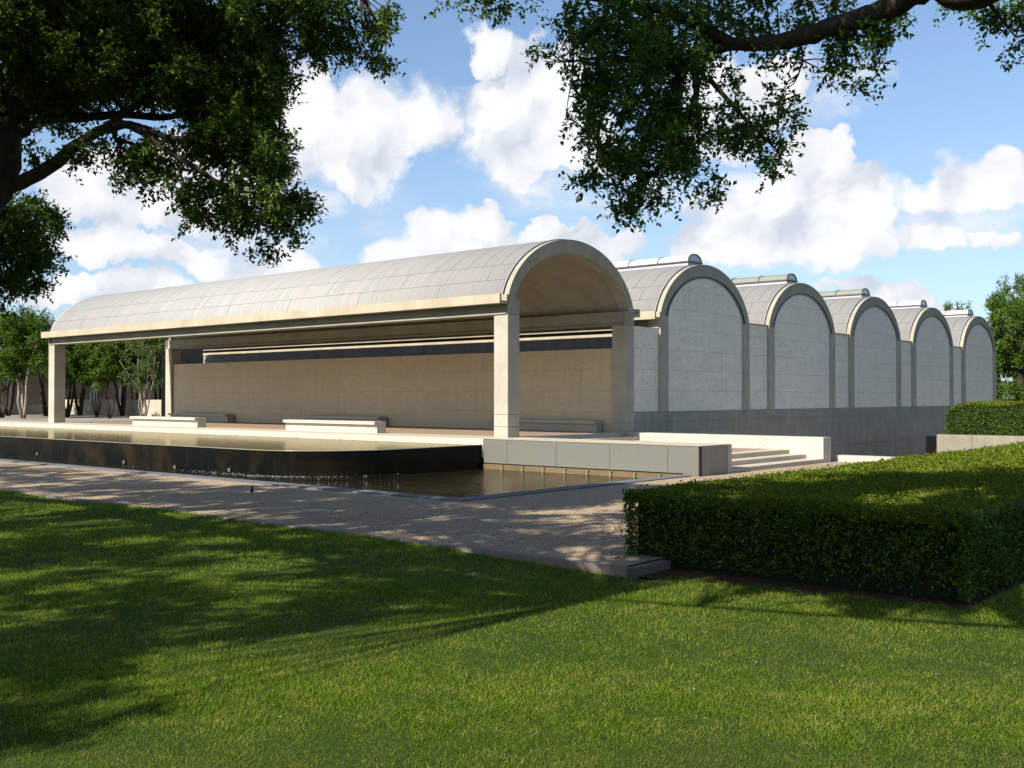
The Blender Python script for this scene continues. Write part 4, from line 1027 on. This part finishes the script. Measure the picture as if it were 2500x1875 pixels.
b = MB(); ys5 = np.linspace(fy0,fy1-.12,30); xs5 = np.linspace(fx0+.06,fx1,10); X,Y = np.meshgrid(xs5,ys5); Z = ftop(X,Y)-.07
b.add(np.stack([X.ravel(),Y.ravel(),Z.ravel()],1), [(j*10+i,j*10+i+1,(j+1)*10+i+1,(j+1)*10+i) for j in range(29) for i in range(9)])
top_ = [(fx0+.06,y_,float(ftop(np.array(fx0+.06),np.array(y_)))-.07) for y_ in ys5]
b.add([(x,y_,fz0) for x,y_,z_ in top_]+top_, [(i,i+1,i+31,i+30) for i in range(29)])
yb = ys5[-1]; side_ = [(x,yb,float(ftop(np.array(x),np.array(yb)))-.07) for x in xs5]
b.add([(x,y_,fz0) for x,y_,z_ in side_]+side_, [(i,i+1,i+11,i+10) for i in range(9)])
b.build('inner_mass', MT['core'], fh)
def f_side(n):
    x = fx0+(fx1-fx0)*rng.random(n); y = np.full(n,fy1-.06); z = fz0+(ftop(x,y)-fz0)*rng.random(n)
    return np.stack([x,y,z],1), np.tile((0,1.0,0),(n,1))
quads_object('leaves', np.concatenate([scatter(f_front,15000,.075,None,.1,.04,.1), scatter(f_side,5000,.075,None,.1,.04,.1)]), MT['hedge'], fh)
quads_object('clipped_top', scatter(f_top,16000,.075,None,.1,.03,.06), MT['hedge_top'], fh)

# ------------------------------------------------------------------ grass
def grass():
    n = 1750000
    r = 4.6*(34/4.6)**rng.random(n)                       # density falls with distance squared
    keep = rng.random(n) < np.clip((8.5/r)**.55, 0, 1); r = r[keep]; n = len(r)
    hfov = math.atan(1250/FPX)
    u_ = (rng.random(n)*2-1)*(hfov+.60); side = np.abs(u_) > hfov+.12
    kp = (~side) | (rng.random(n) < .30); r, u_, side = r[kp], u_[kp], side[kp]; n = len(r)
    a = YAW + u_
    x = CAM[0]+r*np.cos(a); y = CAM[1]+r*np.sin(a)
    ok = ((x < -15.25) & (y > -60)) | ((y < -19.0) & (x >= -15.26)) | ((x >= -15.26) & (x < -14.72+.08*np.sin(y*7)) & (y < -15.42))
    x,y,r,side = x[ok],y[ok],r[ok],side[ok]; n = len(x)
    z = lawn_z(x,y)-.008
    sc = np.clip(r/8.5, .8, 3.2)**.75*np.where(side,1.6,1.0)
    pat = np.sin(x*2.3+np.sin(y*1.9)*1.7)+np.sin(y*2.9-x*1.1)+np.sin(x*6.1+y*4.7)*.7+np.sin(x*11.3-y*9.1)*.5
    ok2 = rng.random(n) < np.clip(.97+.03*pat,.8,1); x,y,r,z,sc,pat = x[ok2],y[ok2],r[ok2],z[ok2],sc[ok2],pat[ok2]; n = len(x)
    edge = np.clip(1-np.abs(x+15.3)/.22,0,1)*(y>-15.2)
    tall = 1+.9*(rng.random(n)<.012)+.5*edge
    h = .030*(.45+1.0*rng.random(n))*sc*tall*np.clip(1+.06*pat,.8,1.2); wd = .0042*(.7+.6*rng.random(n))*sc
    t = rng.random(n)*2*PI; ph = rng.random(n)*2*PI; lean = .25+.95*rng.random(n)
    sx,sy = np.cos(t)*wd, np.sin(t)*wd
    d = np.stack([np.cos(ph)*h*lean, np.sin(ph)*h*lean, h*(1.05-.35*lean)],1)
    P = np.stack([x,y,z],1); s = np.stack([sx,sy,np.zeros(n)],1)
    V = np.stack([P-s, P+s, P+d],1)
    o = quads_object('grass', V, MT['grass'], loc=(-19,-14,-.94), rnd=np.clip(rng.random(n)+.10*np.sin(x*1.7+y*2.3)*np.sin(y*1.3-x*.6)+.03*pat,0,1))
    tag(o, 'mown green grass blades covering the foreground lawn', 'grass', kind='stuff')
grass()
# fallen leaves scattered on lawn
n = 160; x = -24+9*rng.random(n); y = -21+12*rng.random(n); k = x < -15.4; x,y = x[k],y[k]; n = len(x)
P = np.stack([x,y,lawn_z(x,y)+.02],1); d = rand_unit(n)*(1,1,.2); d /= np.linalg.norm(d,axis=1,keepdims=True)
fl = quads_object('fallen_leaves', leaf_quads(P, d, np.tile((0,0,1.0),(n,1))+rand_unit(n)*.4, np.full(n,.035), np.full(n,.02)), MT['kerb'], loc=(-19,-14,-.9))
tag(fl, 'dry brown leaves scattered over the lawn', 'leaves', kind='stuff')

n = 420; x = -15+5*rng.random(n); y = -14.6+24*rng.random(n)**1.5; x2 = -15+20*rng.random(60); y2 = -14+6*rng.random(60)
x = np.concatenate([x,x2]); y = np.concatenate([y,y2]); n = len(x)
P = np.stack([x,y,np.full(n,GR+.012)],1); d = rand_unit(n)*(1,1,.15); d /= np.linalg.norm(d,axis=1,keepdims=True)
fl = quads_object('leaf_litter', leaf_quads(P, d, np.tile((0,0,1.0),(n,1))+rand_unit(n)*.3, np.full(n,.045), np.full(n,.03)), MT['soil'], loc=(-12,-5,GR))
tag(fl, 'small dry leaves scattered on the gravel path', 'leaves', kind='stuff')

# ------------------------------------------------------------------ render settings
scene.render.engine = 'CYCLES'
scene.view_settings.view_transform = 'Standard'; scene.view_settings.look = 'None'
scene.view_settings.exposure = 1.0; scene.view_settings.gamma = 1.0
scene.cycles.max_bounces = 8; scene.cycles.transparent_max_bounces = 8
